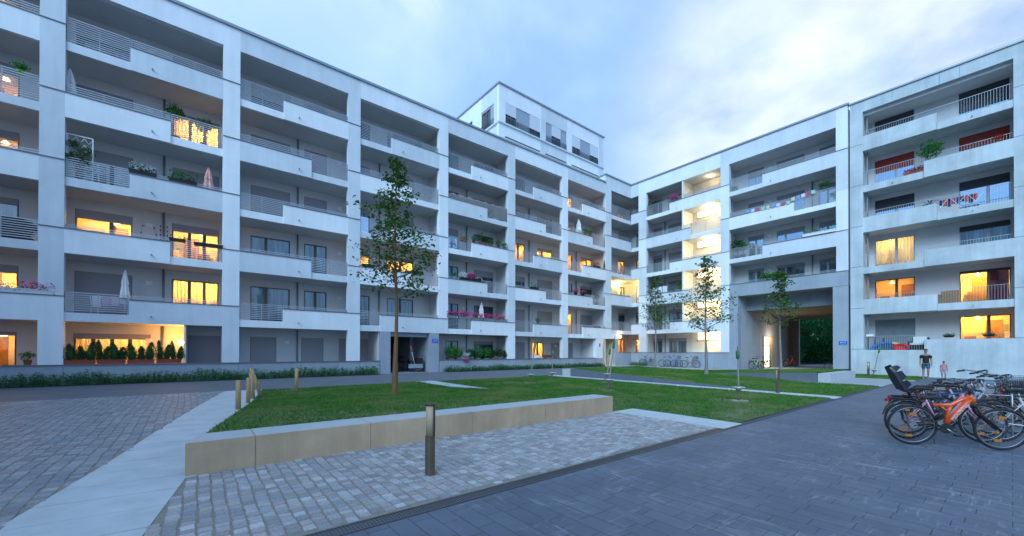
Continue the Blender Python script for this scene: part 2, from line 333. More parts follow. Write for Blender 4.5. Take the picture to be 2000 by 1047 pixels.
# ------------------------------------------------------------------ ground
ASPH = mat('asphalt_paving', (.135, .145, .165), .8, .12, 1.2, .4, 160)
def ground_mats():
    m = bpy.data.materials.new('dark_slab_paving'); t, b = nodes_of(m); L = t.links.new; n_ = t.nodes.new
    co = n_('ShaderNodeTexCoord'); sp = n_('ShaderNodeSeparateXYZ'); L(co.outputs['Object'], sp.inputs[0])
    cb = n_('ShaderNodeCombineXYZ'); L(sp.outputs[1], cb.inputs[0]); L(sp.outputs[0], cb.inputs[1])
    br = n_('ShaderNodeTexBrick'); L(cb.outputs[0], br.inputs[0]); br.offset = .37; br.offset_frequency = 2; br.squash = .8; br.squash_frequency = 3
    br.inputs['Color1'].default_value = (.092, .112, .148, 1); br.inputs['Color2'].default_value = (.112, .134, .168, 1); br.inputs['Mortar'].default_value = (.038, .042, .052, 1)
    br.inputs['Scale'].default_value = 1; br.inputs['Mortar Size'].default_value = .0045; br.inputs['Mortar Smooth'].default_value = .3
    br.inputs['Brick Width'].default_value = .46; br.inputs['Row Height'].default_value = .205; br.inputs['Bias'].default_value = -.1
    nz = n_('ShaderNodeTexNoise'); nz.inputs['Scale'].default_value = .9; nz.inputs['Detail'].default_value = 8; nz.inputs['Roughness'].default_value = .65; L(co.outputs['Object'], nz.inputs[0])
    mr_ = n_('ShaderNodeMapRange'); mr_.inputs[1].default_value = .3; mr_.inputs[2].default_value = .7; mr_.inputs[3].default_value = .82; mr_.inputs[4].default_value = 1.18; L(nz.outputs[0], mr_.inputs[0])
    vs = n_('ShaderNodeVectorMath'); vs.operation = 'SCALE'; L(br.outputs[0], vs.inputs[0]); L(mr_.outputs[0], vs.inputs['Scale'])
    # chalk: rubbed strokes in patches
    def stroke(rot, scl, loc, lo, hi):
        mp_ = n_('ShaderNodeMapping'); mp_.inputs['Rotation'].default_value = (0, 0, rot); mp_.inputs['Scale'].default_value = scl; mp_.inputs['Location'].default_value = loc; L(co.outputs['Object'], mp_.inputs[0])
        a = n_('ShaderNodeTexNoise'); a.inputs['Scale'].default_value = 1; a.inputs['Detail'].default_value = 5; a.inputs['Roughness'].default_value = .7; a.inputs['Distortion'].default_value = .6; L(mp_.outputs[0], a.inputs[0])
        r = n_('ShaderNodeMapRange'); r.inputs[1].default_value = lo; r.inputs[2].default_value = hi; L(a.outputs[0], r.inputs[0]); return r.outputs[0]
    s1 = stroke(1.2, (14, 1.6, 1), (3, 1, 0), .52, .78); s2 = stroke(-.35, (2.2, 16, 1), (0, 5, 0), .54, .80)
    ptc = stroke(0, (1.05, 1.3, 1), (7.3, 2.2, 0), .46, .62)
    mxn = n_('ShaderNodeMath'); mxn.operation = 'MAXIMUM'; L(s1, mxn.inputs[0]); L(s2, mxn.inputs[1])
    ml = n_('ShaderNodeMath'); ml.operation = 'MULTIPLY'; L(mxn.outputs[0], ml.inputs[0]); L(ptc, ml.inputs[1])
    # only the play area between the lawn edge and the bicycles
    rg = n_('ShaderNodeMapRange'); rg.inputs[1].default_value = 13.5; rg.inputs[2].default_value = 9.0; L(sp.outputs[0], rg.inputs[0])
    m2 = n_('ShaderNodeMath'); m2.operation = 'MULTIPLY'; L(ml.outputs[0], m2.inputs[0]); L(rg.outputs[0], m2.inputs[1])
    m3 = n_('ShaderNodeMath'); m3.operation = 'MULTIPLY'; m3.inputs[1].default_value = .85; m3.use_clamp = True; L(m2.outputs[0], m3.inputs[0])
    cn = n_('ShaderNodeTexNoise'); cn.inputs['Scale'].default_value = 1.7; L(co.outputs['Object'], cn.inputs[0])
    cr = n_('ShaderNodeValToRGB'); cr.color_ramp.elements[0].position = .42; cr.color_ramp.elements[0].color = (.42, .36, .42, 1); cr.color_ramp.elements[1].position = .52; cr.color_ramp.elements[1].color = (.46, .50, .50, 1); L(cn.outputs[0], cr.inputs[0])
    mx_ = n_('ShaderNodeMix'); mx_.data_type = 'RGBA'; L(m3.outputs[0], mx_.inputs[0]); L(vs.outputs[0], mx_.inputs[6]); L(cr.outputs[0], mx_.inputs[7])
    L(mx_.outputs[2], b.inputs['Base Color']); b.inputs['Roughness'].default_value = .62; b.inputs['Specular IOR Level'].default_value = .45
    fn = n_('ShaderNodeTexNoise'); fn.inputs['Scale'].default_value = 120; L(co.outputs['Object'], fn.inputs[0])
    ad = n_('ShaderNodeMath'); ad.operation = 'MULTIPLY_ADD'; ad.inputs[1].default_value = -1.5; L(br.outputs['Fac'], ad.inputs[0]); L(fn.outputs[0], ad.inputs[2])
    bp = n_('ShaderNodeBump'); bp.inputs['Strength'].default_value = .5; bp.inputs['Distance'].default_value = .004; L(ad.outputs[0], bp.inputs['Height']); L(bp.outputs[0], b.inputs['Normal'])
    # stones with their own tone
    c = bpy.data.materials.new('cobble_granite'); t, b = nodes_of(c); L = t.links.new; n_ = t.nodes.new
    at = n_('ShaderNodeAttribute'); at.attribute_name = 'tone'; co = n_('ShaderNodeTexCoord')
    nz = n_('ShaderNodeTexNoise'); nz.inputs['Scale'].default_value = 45; nz.inputs['Detail'].default_value = 6; L(co.outputs['Object'], nz.inputs[0])
    mr_ = n_('ShaderNodeMapRange'); mr_.inputs[1].default_value = .3; mr_.inputs[2].default_value = .7; mr_.inputs[3].default_value = .8; mr_.inputs[4].default_value = 1.2; L(nz.outputs[0], mr_.inputs[0])
    vs = n_('ShaderNodeVectorMath'); vs.operation = 'SCALE'; L(at.outputs['Color'], vs.inputs[0]); L(mr_.outputs[0], vs.inputs['Scale']); L(vs.outputs[0], b.inputs['Base Color'])
    b.inputs['Roughness'].default_value = .6; bp = n_('ShaderNodeBump'); bp.inputs['Strength'].default_value = .5; bp.inputs['Distance'].default_value = .004; L(nz.outputs[0], bp.inputs['Height']); L(bp.outputs[0], b.inputs['Normal'])
    return m, c
SLABM, COBM = ground_mats()
SANDM = mat('joint_sand', (.24, .215, .18), .95, .2, 12)
STRIPM = mat('pale_concrete_slab', (.47, .50, .51), .7, .12, 2.2, .3, 90, detail=9)
GREYSL = mat('light_grey_paving', (.33, .34, .35), .75, .14, 2.5, .3, 80)
MULCH = mat('planting_soil', (.05, .042, .03), .95, .3, 8, .8, 30)
DRY = mat('lawn_soil', (.05, .11, .03), .95, .3, 1.3, .6, 60, col2=(.22, .19, .11))
def sheet(name, pts, m, dz=0, kind='structure'):
    mb = MB(); mb.face([(x, y, zg(x, y) + dz) for x, y in pts], 0); o = mb.build(name, m); o['kind'] = kind; return o
sheet('ground', [(-400, -400), (600, -400), (600, 600), (-400, 600)], ASPH, -.035 if False else 0)
sheet('slab_paving', [(-25, -25), (60, -25), (60, 3.64), (-25, 3.64)], SLABM, .006)
def xr(y): return -.02 + (.16 if y < 6.47 else .191) * (y - 6.47)
_xl = [(3.6, -1.66), (5.4, -1.35), (8, -.84), (10.06, -.51), (13.55, .12), (18.25, 1.06)]
def xl(y): return float(np.interp(y, [a for a, b in _xl], [b for a, b in _xl]))
def slabs(name, lf, rf, y0, y1, pitch, skew=0, m=None, gap=.007, h=.03):
    mb = MB(); y = y0
    while y < y1 - .02:
        ye = min(y + pitch, y1); a, b = y + gap, ye - gap; j = random.uniform(-.0015, .0015)
        pts = [(lf(a), a + skew), (rf(a), a), (rf(b), b), (lf(b), b + skew)]
        top = [(x, yy, zg(x, yy) + h + j) for x, yy in pts]; bot = [(x, yy, zg(x, yy) - .02) for x, yy in pts]
        mb.face(top)
        for i in range(4): mb.face([bot[i], bot[(i + 1) % 4], top[(i + 1) % 4], top[i]])
        y = ye
    return struct(name, mb, m or STRIPM)
slabs('slab_path', lambda y: xl(y), lambda y: xr(y), 3.72, 18.2, .58, .12, h=.012)
slabs('slab_path', lambda y: 8.62, lambda y: 9.5, 3.72, 18.2, .62, h=.02)
slabs('slab_path', lambda y: 16.95, lambda y: 17.82, 3.72, 17.9, .8, h=.024)
slabs('slab_edging', lambda y: 24.72, lambda y: 25.06, 3.72, 17, 1.0, h=.024)
slabs('slab_edging', lambda y: 30.65, lambda y: 31.0, 3.3, 6.2, 1.0, h=.024)
slabs('light_paving', lambda y: 25.07, lambda y: 30.64, 3.72, 5.7, .5, m=GREYSL, h=.014, gap=.004)
slabs('house_front_path', lambda y: 32.25, lambda y: 36.12, 7.0, 25, 1.0, m=GREYSL, h=.014, gap=.005)
slabs('passage_floor', lambda y: 36.2, lambda y: 60, 8.06, 14.48, .6, m=GREYSL, h=.016, gap=.004)
sheet('edge_strip', [(8.8, 3.64), (60, 3.64), (60, 3.80), (8.8, 3.80)], mat('dark_edge_stone', (.055, .06, .07), .7, .1), .010)
# slot drain: two rails and cross bars
mb = MB(); dz = .012
for yy in (3.655, 3.825):
    mb.box(-1.75, 8.8, yy, yy + .018, -.03, dz)
x = -1.74
while x < 8.78: mb.box(x, x + .012, 3.673, 3.825, -.012, dz - .003); x += .032
for i, v in enumerate(mb.v): mb.v[i] = (v[0], v[1], v[2] + zg(v[0], v[1]))
struct('slot_drain', mb, mat('drain_steel', (.12, .115, .12), .5, .1, metal=.4))
mb = MB(); mb.box(-1.75, 8.8, 3.673, 3.825, -.03, -.014); o = mb.build('drain_channel', BLACKM); o['kind'] = 'structure'; o.location.z = .006
# cobbles
def cobbles(name, inside, x0, x1, y0, y1, px, py, tones, hgt=.02, jit=.16):
    V = []; F = []; T = []; rr = random.random
    ncol = int((x1 - x0) / px) + 1
    for i in range(ncol):
        cx = x0 + (i + .5) * px; y = y0 + rr() * py
        while y < y1:
            ly = py * (1 + (rr() - .5) * .55); cy = y + ly / 2; y += ly
            wob = .016 * math.sin(cy * 1.1 + i * .07) + .006 * math.sin(cy * 5 + i)
            X = cx + wob
            if not inside(X, cy): continue
            hx = px / 2 - .0025 - rr() * .0045; hy = ly / 2 - .002 - rr() * .0045; z = zg(X, cy) + hgt + (rr() - .5) * .009
            tx, ty = (rr() - .5) * .05, (rr() - .5) * .05
            b = len(V); c = .008
            for sx, sy in ((-1, -1), (1, -1), (1, 1), (-1, 1)):
                jx, jy = (rr() - .5) * jit * px * .6, (rr() - .5) * jit * py * .6
                V.append((X + sx * hx + jx, cy + sy * hy + jy, z - .028)); 
            for k, (sx, sy) in enumerate(((-1, -1), (1, -1), (1, 1), (-1, 1))):
                bx, by, _ = V[b + k]; V.append((bx - sx * .003, by - sy * .003, z - .008 + tx * sx * hx + ty * sy * hy))
            for k, (sx, sy) in enumerate(((-1, -1), (1, -1), (1, 1), (-1, 1))):
                bx, by, _ = V[b + k]; V.append((bx - sx * c, by - sy * c, z + tx * sx * hx + ty * sy * hy))
            F.append((b + 8, b + 9, b + 10, b + 11))
            for lo, hi in ((0, 4), (4, 8)):
                for k in range(4): F.append((b + lo + k, b + lo + (k + 1) % 4, b + hi + (k + 1) % 4, b + hi + k))
            t = random.choice(tones); g = .85 + .3 * rr(); T += [(t[0] * g, t[1] * g, t[2] * g)] * 9
    me = bpy.data.meshes.new(name); me.from_pydata(V, [], F); me.materials.append(COBM)
    ca = me.color_attributes.new('tone', 'FLOAT_COLOR', 'CORNER')
    arr = np.ones((len(F) * 4, 4), np.float32); arr[:, :3] = np.repeat(np.array(T, np.float32), 4, axis=0); ca.data.foreach_set('color', arr.ravel())
    me.polygons.foreach_set('use_smooth', [i % 9 != 0 and False for i in range(len(F))])
    o = bpy.data.objects.new(name, me); COL.objects.link(o); o['kind'] = 'structure'; return o
TN = [(.31, .30, .31), (.37, .35, .36), (.27, .265, .285), (.38, .33, .325), (.32, .315, .30), (.42, .41, .41), (.28, .265, .255)]
sheet('joint_bed', [(-1.66, 3.85), (8.62, 3.85), (8.62, 6.6), (-1.4, 6.6)], SANDM, .004)
sheet('joint_bed', [(-12, 3.6), (-.9, 3.6), (1.2, 18.25), (-12, 18.25)], SANDM, .003)
cobbles('cobble_paving', lambda x, y: xr(y) + .03 < x < 8.58, -.9, 8.6, 3.87, 6.62, .122, .108, TN, .012)
TL = [(.20, .22, .25), (.25, .26, .28), (.18, .195, .22), (.26, .25, .26), (.22, .23, .24), (.29, .29, .30)]
cobbles('cobble_paving', lambda x, y: x < xl(y) - .03, -7.5, 1.1, 3.7, 18.25, .148, .115, TL, .012)
# planting beds and their front stone edging
sheet('planting_bed', [(-14, 24.3), (9.2, 24.3), (9.2, 24.98), (-14, 24.98)], MULCH, .01)
sheet('planting_bed', [(13.8, 24.3), (31.2, 24.3), (31.2, 24.98), (13.8, 24.98)], MULCH, .01)
# lawns
def smooth(t): t = max(0, min(1, t)); return t
def hA(x, y): return .385 * smooth(1 - (y - 7.05) / 7.5)
def hB(x, y): return .44 * smooth((y - 6.5) / 10.0)
def hC(x, y): return .47 * smooth(1 - (y - 6.24) / 9.0)
LAWNS = [('lawn', lambda y: max(xr(y) + .06, 0.08), lambda y: 8.58, 7.13, 17.85, hA, 1.0),
         ('lawn', lambda y: 9.52, lambda y: 16.93, 3.82, 17.7, lambda x, y: 0, 1.0),
         ('lawn', lambda y: 8.6, lambda y: 9.5, 6.5, 13.2, lambda x, y: 0, .6),
         ('lawn', lambda y: 17.95, lambda y: 24.70, 3.82, 16.6, hB, .8),
         ('lawn', lambda y: 25.16, lambda y: 32.2, 6.26, 20.6, hC, .6),
         ('lawn', lambda y: 31.02, lambda y: 36.1, 3.3, 7.0, lambda x, y: 0, .5)]
def lawnbase(lf, rf, y0, y1, h, name):
    mb = MB(); ny = int((y1 - y0) / .5) + 1; nx = 12
    for j in range(ny):
        ya, yb = y0 + (y1 - y0) * j / ny, y0 + (y1 - y0) * (j + 1) / ny
        for i in range(nx):
            q = []
            for (tx, yy) in ((i / nx, ya), ((i + 1) / nx, ya), ((i + 1) / nx, yb), (i / nx, yb)):
                X = lf(yy) + (rf(yy) - lf(yy)) * tx; q.append((X, yy, zg(X, yy) + .022 + h(X, yy)))
            mb.face(q, 0, True)
    # skirt walls down to the ground so a raised bed has real sides
    for k in range(ny):
        ya, yb = y0 + (y1 - y0) * k / ny, y0 + (y1 - y0) * (k + 1) / ny
        for fx in (lf, rf):
            mb.face([(fx(ya), ya, zg(0, ya) - .02), (fx(yb), yb, zg(0, yb) - .02), (fx(yb), yb, zg(fx(yb), yb) + .02 + h(fx(yb), yb)), (fx(ya), ya, zg(fx(ya), ya) + .02 + h(fx(ya), ya))], 1)
    o = mb.build(name, [DRY, CONC_D]); o['kind'] = 'structure'; return o
rng_ = np.random.default_rng(3)
GV = []; 
def patchy(x, y):
    return .5 + .5 * np.sin(x * 1.3 + 2 * np.sin(y * .7)) * np.sin(y * 1.1 + 1.7 * np.sin(x * .5 + 1))
BARE = [(12.2, 15.0, .9), (13.6, 14.2, .9), (13.2, 10.5, .7), (16.0, 12.6, .8), (13.3, 5.6, .9), (3.1, 17.2, .9), (11.6, 4.5, .8), (10.4, 4.2, .5), (22.5, 4.4, .9), (2.0, 17.0, .6)]
for nm, lf, rf, y0, y1, h, dens in LAWNS:
    lawnbase(lf, rf, y0, y1, h, nm)
    wid = rf((y0 + y1) / 2) - lf((y0 + y1) / 2); n = int(wid * (y1 - y0) * 900 * dens)
    y = rng_.uniform(y0 + .01, y1 - .01, n); l = np.array([lf(v) for v in y]); r = np.array([rf(v) for v in y]); x = l + (r - l) * rng_.uniform(0, 1, n)
    keep = np.ones(n, bool)
    for bx, by, br in BARE:
        dd = np.hypot(x - bx, (y - by)); keep &= ~((dd < br) & (rng_.uniform(0, 1, n) < .85 * (1 - dd / br) + .1))
    x, y = x[keep], y[keep]; n = len(x)
    z = .0085 * (y - 4) + .001 * x + .022 + np.array([h(a, b) for a, b in zip(x, y)])
    far = np.hypot(x, y); s = (.030 + .022 * patchy(x, y)) * (.8 + .4 * rng_.uniform(0, 1, n)); w = .0045 + far * .00045
    a = rng_.uniform(0, 2 * np.pi, n); dx, dy = np.cos(a), np.sin(a); b = rng_.uniform(0, 2 * np.pi, n); lean = s * rng_.uniform(.1, .8, n)
    tri = np.stack([np.stack([x - dx * w, y - dy * w, z - .004], 1), np.stack([x + dx * w, y + dy * w, z - .004], 1), np.stack([x + np.cos(b) * lean, y + np.sin(b) * lean, z + s], 1)], 1)
    GV.append(tri.reshape(-1, 3))
GV = np.concatenate(GV); me = bpy.data.meshes.new('grass'); nv = len(GV)
me.vertices.add(nv); me.vertices.foreach_set('co', GV.astype(np.float32).ravel()); me.loops.add(nv); me.loops.foreach_set('vertex_index', np.arange(nv, dtype=np.int32))
me.polygons.add(nv // 3); me.polygons.foreach_set('loop_start', np.arange(0, nv, 3, dtype=np.int32)); me.polygons.foreach_set('loop_total', np.full(nv // 3, 3, np.int32)); me.update()
me.materials.append(GRASS); go = bpy.data.objects.new('grass', me); COL.objects.link(go); tag(go, 'short green mown grass on the lawns of the courtyard', None, None, 'stuff')
del go['label']; go['label'] = 'short green grass covering the courtyard lawns'; go['category'] = 'grass'
# lawn side edgings that hold the raised beds
def wedge(name, label, x0, x1, ys, h):
    mb = MB()
    for a, b in zip(ys, ys[1:]):
        za, zb = zg(x0, a), zg(x0, b)
        A = [(x0, a, za - .02), (x1, a, za - .02), (x1, a, za + .03 + h(x0, a)), (x0, a, za + .03 + h(x0, a))]
        B = [(x0, b, zb - .02), (x1, b, zb - .02), (x1, b, zb + .03 + h(x0, b)), (x0, b, zb + .03 + h(x0, b))]
        mb.face([A[0], A[3], B[3], B[0]]); mb.face([A[3], A[2], B[2], B[3]]); mb.face([A[2], A[1], B[1], B[2]])
        if a == ys[0]: mb.face(A[::-1])
        if b == ys[-1]: mb.face(B)
    o = mb.build(name, mat('dark_retaining_stone', (.115, .13, .155), .8, .1, 3, .3, 60)); tag(o, label, 'retaining wall'); return o
wedge('retaining_wall', 'low dark retaining wall tapering right from the far left bench end', 17.84, 17.94, [5.5 + i for i in range(11)] + [16.58], hB)
wedge('retaining_wall', 'low dark retaining wall tapering left from the short bench by the passage', 25.07, 25.15, [6.26 + i for i in range(0, 10)], hC)
0 and wedge('bed_edging', 'thin dark edging along the left side of the front lawn', 0.035, .075, [7.03, 7.3], hA)
# planting rows (weedy perennials): ground cover nobody could count
def herbs(x0, x1, y0, y1, n, h0, h1, seed):
    random.seed(seed); mb = MB()
    for _ in range(n):
        X = random.uniform(x0, x1); Y = random.uniform(y0, y1)
        env = .55 + .45 * math.sin(X * 2.3) * math.sin(X * .9 + 1); hh = random.uniform(h0, h1) * (.6 + .5 * env)
        lean = (random.uniform(-.25, .25) + .12, random.uniform(-.15, .15)); z = zg(X, Y)
        for k in range(random.randint(6, 10)):
            t = random.uniform(.05, 1); p = (X + lean[0] * t * hh, Y + lean[1] * t * hh, z + t * hh); a = random.uniform(0, 2 * PI); l = random.uniform(.05, .11); w = l * .28
            d = (math.cos(a), math.sin(a)); mb.face([p, (p[0] + d[0] * l * .5 - d[1] * w, p[1] + d[1] * l * .5 + d[0] * w, p[2] + l * .5), (p[0] + d[0] * l, p[1] + d[1] * l, p[2] + l * .65), (p[0] + d[0] * l * .5 + d[1] * w, p[1] + d[1] * l * .5 - d[0] * w, p[2] + l * .4)], 0)
        mb.face([(X - .006, Y, z), (X + .006, Y, z), (X + lean[0] * hh, Y + lean[1] * hh, z + hh)], 0)
        if random.random() < .03: mb.lathe([(.004, -.02), (.02, 0), (.004, .02)], (X + lean[0] * hh, Y + lean[1] * hh, z + hh), 5, 1)
    o = mb.build('border_plants', [leafmat('herb_leaf_%d' % seed, (.04, .14, .06), (.11, .27, .10)) if seed < 3 else MATS['herb_leaf_1'], mat('yellow_flower', (.7, .45, .05), .6, 0)])
    tag(o, {1: 'row of weedy green border plants at the foot of the left wing wall', 2: 'row of grassy border plants under the right half of the left wing', 3: 'small clump of green border plants in the inner corner of the yard'}[seed], 'border plants', None, 'stuff')
herbs(-9, 9.1, 24.36, 24.93, 1500, .25, .62, 1)
herbs(13.9, 31.1, 24.36, 24.93, 1300, .18, .45, 2)
herbs(35.2, 36.0, 22.9, 24.6, 120, .2, .42, 3)

# ------------------------------------------------------------------ windows
def wall_holes(mb, a0, a1, z0, z1, d0, d1, holes, m=0):
    """solid wall between a0..a1 x z0..z1 with rectangular holes (sa, sb, za, zb)"""
    xs = sorted({a0, a1, *[max(a0, min(a1, v)) for h in holes for v in h[:2]]})
    for p, q in zip(xs, xs[1:]):
        if q - p < 1e-4: continue
        hs = sorted([(max(z0, h[2]), min(z1, h[3])) for h in holes if h[0] <= p + 1e-5 and h[1] >= q - 1e-5])
        z = z0
        for za, zb in hs:
            if za > z + 1e-4: mb.box(p, q, d0, d1, z, za, m)
            z = max(z, zb)
        if z < z1 - 1e-4: mb.box(p, q, d0, d1, z, z1, m)
LPW = 8
WARM = (1.0, .50, .075); AMB = (1.0, .40, .045); CREAM = (1.0, .80, .48)
LAMPS = []
def window(par, F, d, s0, s1, z0, z1, kind='dark', split=(.5,), blind=0, fm=None, col=WARM, pw=40, room=True, flip=1, curt=0, bm=None):
    """frame (part) with pane, shutter, curtain and lit room (sub-parts); d = plane of the wall face"""
    fm = fm or FRD; t = .055; mb = MB(F); a, b = min(s0, s1), max(s0, s1)
    mb.box(a, a + t, d + .03, d + .12, z0, z1); mb.box(b - t, b, d + .03, d + .12, z0, z1)
    mb.box(a + t, b - t, d + .03, d + .12, z1 - t, z1); mb.box(a + t, b - t, d + .03, d + .12, z0, z0 + t)
    for q in split:
        c = a + (b - a) * q; mb.box(c - .07, c + .07, d + .028, d + .118, z0 + t, z1 - t)
    o = mb.build('window', fm, par)
    zt = z1 - t - blind * (z1 - z0)
    if kind == 'shut': blind = 1
    if kind != 'shut':
        g = {'dark': GL_DARK, 'sky': GL_SKY, 'teal': GL_TEAL}.get(kind, GL_CLEAR)
        mb = MB(F); mb.box(a + t, b - t, d + .07, d + .076, z0 + t, z1 - t); mb.build('pane', g, o)
    if blind:
        zb = z0 + .01 if kind == 'shut' else zt
        mb = MB(F); mb.box(a + .02, b - .02, d + .004, d + .026, zb, z1 - .005); mb.build('shutter', bm or SHUT, o)
    if kind in ('lit', 'litcurt') and room:
        mb = MB(F); e = .35; A, B, D0, D1 = a - e, b + e, d + .21, d + 2.6; Z0, Z1 = z0 - .02, z1 + .22
        for q in (((A, D1, Z0), (B, D1, Z0), (B, D1, Z1), (A, D1, Z1)), ((A, D0, Z0), (A, D1, Z0), (A, D1, Z1), (A, D0, Z1)), ((B, D0, Z0), (B, D1, Z0), (B, D1, Z1), (B, D0, Z1)), ((A, D0, Z1), (A, D1, Z1), (B, D1, Z1), (B, D0, Z1)), ((A, D0, Z0), (B, D0, Z0), (B, D1, Z0), (A, D1, Z0))):
            mb.face(list(q), 0)
        rs = random.Random(int(s0 * 100 + z0 * 10)); w = b - a
        x = a + rs.uniform(.1, .5) * w; mb.box(x, x + .7, D1 - .06, D1 - .01, Z0, Z0 + 2.0, 1)          # inner door
        x = a + rs.uniform(.55, .8) * w; mb.box(x, x + .5, D1 - .38, D1 - .01, Z0, Z0 + rs.uniform(.8, 1.3), 1)   # cabinet
        x = a + rs.uniform(.0, .3) * w; mb.box(x, x + .45, D1 - .04, D1 - .012, Z0 + 1.25, Z0 + 1.7, 2)  # picture
        mb.build('room', [ROOMW, ROOMD, GREYP], o)
        c = F((a + b) / 2 + .15 * w, d + 1.3, z1 - .12); LAMPS.append((c, pw * max(.6, min(1.3, (b - a) / 1.8)), col))
        mb = MB(); mb.lathe([(.02, .12), (.12, .02), (.13, -.04), (.05, -.05)][::-1], c, 10, 0); mb.build('room_lamp', emis('lamp_shade_lit', (1, .78, .42), 2), o)
    if curt or kind == 'litcurt':
        mb = MB(F); n = int((b - a) / .05); D = d + .16
        for i in range(n):
            p, q = a + t + (b - a - 2 * t) * i / n, a + t + (b - a - 2 * t) * (i + 1) / n
            f = lambda i: D + .025 * math.sin(i * 1.9)
            mb.face([(p, f(i), z0 + t), (q, f(i + 1), z0 + t), (q, f(i + 1), z1 - t), (p, f(i), z1 - t)], 0, True)
        mb.build('curtain', CURT, o)
    return o
def rail(par, F, a, b, d, z0, z1, n, post=True, m=None, name='railing', th=.032):
    mb = MB(F); a, b = min(a, b) + .03, max(a, b) - .03
    for i in range(n):
        z = z0 + (z1 - z0) * (i + 1) / n; mb.box(a, b, d, d + .028, z - th, z)
    k = max(1, round((b - a) / 1.25))
    for i in range(k + 1):
        x = a + (b - a) * i / k; mb.box(x - .016, x + .016, d + .03, d + .062, z0 - .03, z1)
    return mb.build(name, m or RAILM, par)
# ------------------------------------------------------------------ LEFT WING
X0, MOD, OW = -4.1116, 6.1374, 5.4205; PW = MOD - OW
LFT = X0 - 2 * MOD
capL = lambda k: 1.04 + 2.874 * k
sofL = lambda k: capL(k) - 1.03
DD = 1.95
LW = thing('apartment_building', 'long white six-storey apartment wing with loggia balconies filling the left half', 'building', (LFT, 25, 0), world=True)
tone = lambda i, k: (i + k) % 2
mb = MB(FL); bays = range(-2, 6)
RT = 18.25
# roof band
for i in bays:
    a = X0 + MOD * i; e = a + OW + (PW if i < 5 else .72)
    mb.box(a, e, 0, .3, 17.17, RT, tone(i, 0))
# pillars, one cell per storey between caps
for i in list(bays):
    a = X0 + MOD * i + OW; b = a + PW
    if i == 5: b = 32.83
    for k in range(1, 6):
        z0, z1 = capL(k), (capL(k + 1) if k < 5 else 17.17)
        mb.box(a, b, 0, .35, z0, z1, tone(i + (1 if k % 2 else 0), k))
mb.box(LFT - 2.2, LFT, 0, .35, .0, RT, 0)
# ground storey pillars
for i in bays:
    a = X0 + MOD * i + OW; b = a + PW
    if i in (2,): continue
    if i == 5: continue
    mb.box(a, b, 0, .35, 1.04, capL(1), tone(i, 1))
mb.build('facade_pillars', [PL_A, PL_B], LW)
# base wall
mb = MB(FL)
jx = [LFT - 2.2] + [X0 + MOD * i for i in range(-2, 3)] + [9.40]
for p, q in zip(jx, jx[1:]): mb.box(p + .006, q - .006, 0.012, .22, -.3, 1.0, 0)
mb.build('base_wall', [PL_BASE], LW); mb = MB(FL)
jx = [13.62] + [X0 + MOD * i for i in range(3, 6)] + [30.49]
jx[1] = X0 + MOD * 3 + .01
for p, q in zip(jx, jx[1:]): mb.box(p + .006, q - .006, 0.012, .22, -.3, 1.0, 0)
mb.build('base_wall', [PL_BASE], LW)
mb = MB(FL)
mb.box(LFT - 2.2, 9.40, -.03, .26, 1.0, 1.045); mb.box(13.58, 30.5, -.03, .26, 1.0, 1.045)
mb.build('base_cap', CAPM, LW)
# courtyard passage portal in bay 2 (ground storey)
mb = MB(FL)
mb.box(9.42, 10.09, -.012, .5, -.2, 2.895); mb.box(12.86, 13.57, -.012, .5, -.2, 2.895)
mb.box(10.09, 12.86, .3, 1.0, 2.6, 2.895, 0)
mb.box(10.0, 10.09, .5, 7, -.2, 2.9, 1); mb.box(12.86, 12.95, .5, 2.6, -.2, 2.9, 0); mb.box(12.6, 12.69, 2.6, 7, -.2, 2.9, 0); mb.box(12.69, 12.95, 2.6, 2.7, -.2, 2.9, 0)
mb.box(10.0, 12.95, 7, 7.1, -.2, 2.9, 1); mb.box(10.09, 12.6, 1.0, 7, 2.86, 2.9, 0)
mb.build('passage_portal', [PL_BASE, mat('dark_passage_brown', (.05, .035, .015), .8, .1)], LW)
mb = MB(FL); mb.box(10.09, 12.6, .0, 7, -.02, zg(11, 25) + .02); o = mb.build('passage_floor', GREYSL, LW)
# ground storey right end: doorway, lobby wall
mb = MB(FL)
mb.box(30.5, 31.45, 0, .35, 1.0, 2.9, 0); mb.box(30.5, 31.42, .012, .35, -.2, 1.0, 1)
mb.build('entrance_wall', [PL_A, PL_BASE], LW); mb = MB(FL)
mb.box(33.47, 33.98, -.0, .35, -.2, 2.9, 1)
mb.box(33.98, 36.15, .01, .25, -.2, 1.53, 1)
mb.build('entrance_wall', [PL_A, PL_BASE], LW)
mb = MB(FL); mb.box(31.45, 33.47, 1.6, 1.7, -.1, 2.95, 0); mb.box(31.35, 31.45, .35, 1.7, -.1, 2.95, 0); mb.box(33.47, 33.57, .35, 1.7, -.1, 2.95, 0); mb.box(31.45, 33.47, .02, 1.6, 2.9, 2.98, 0); mb.box(31.45, 33.47, .0, 1.6, -.1, .26, 0)
mb.build('entrance_lobby', wallmat('lobby_cream_wall', (.72, .62, .42), .03, .03), LW)
lm = MB(FL); lm.lathe([(.10, -.03), (.13, 0), (.13, .03)], FL(32.2, 1.0, 2.84)[:1] + (1.0, 2.84), 12); lm.build('ceiling_lamp', emis('lamp_glass', (1, .85, .5), 2.5), LW)
LAMPS.append((FL(32.3, .9, 2.55), 9, (1, .70, .36)))
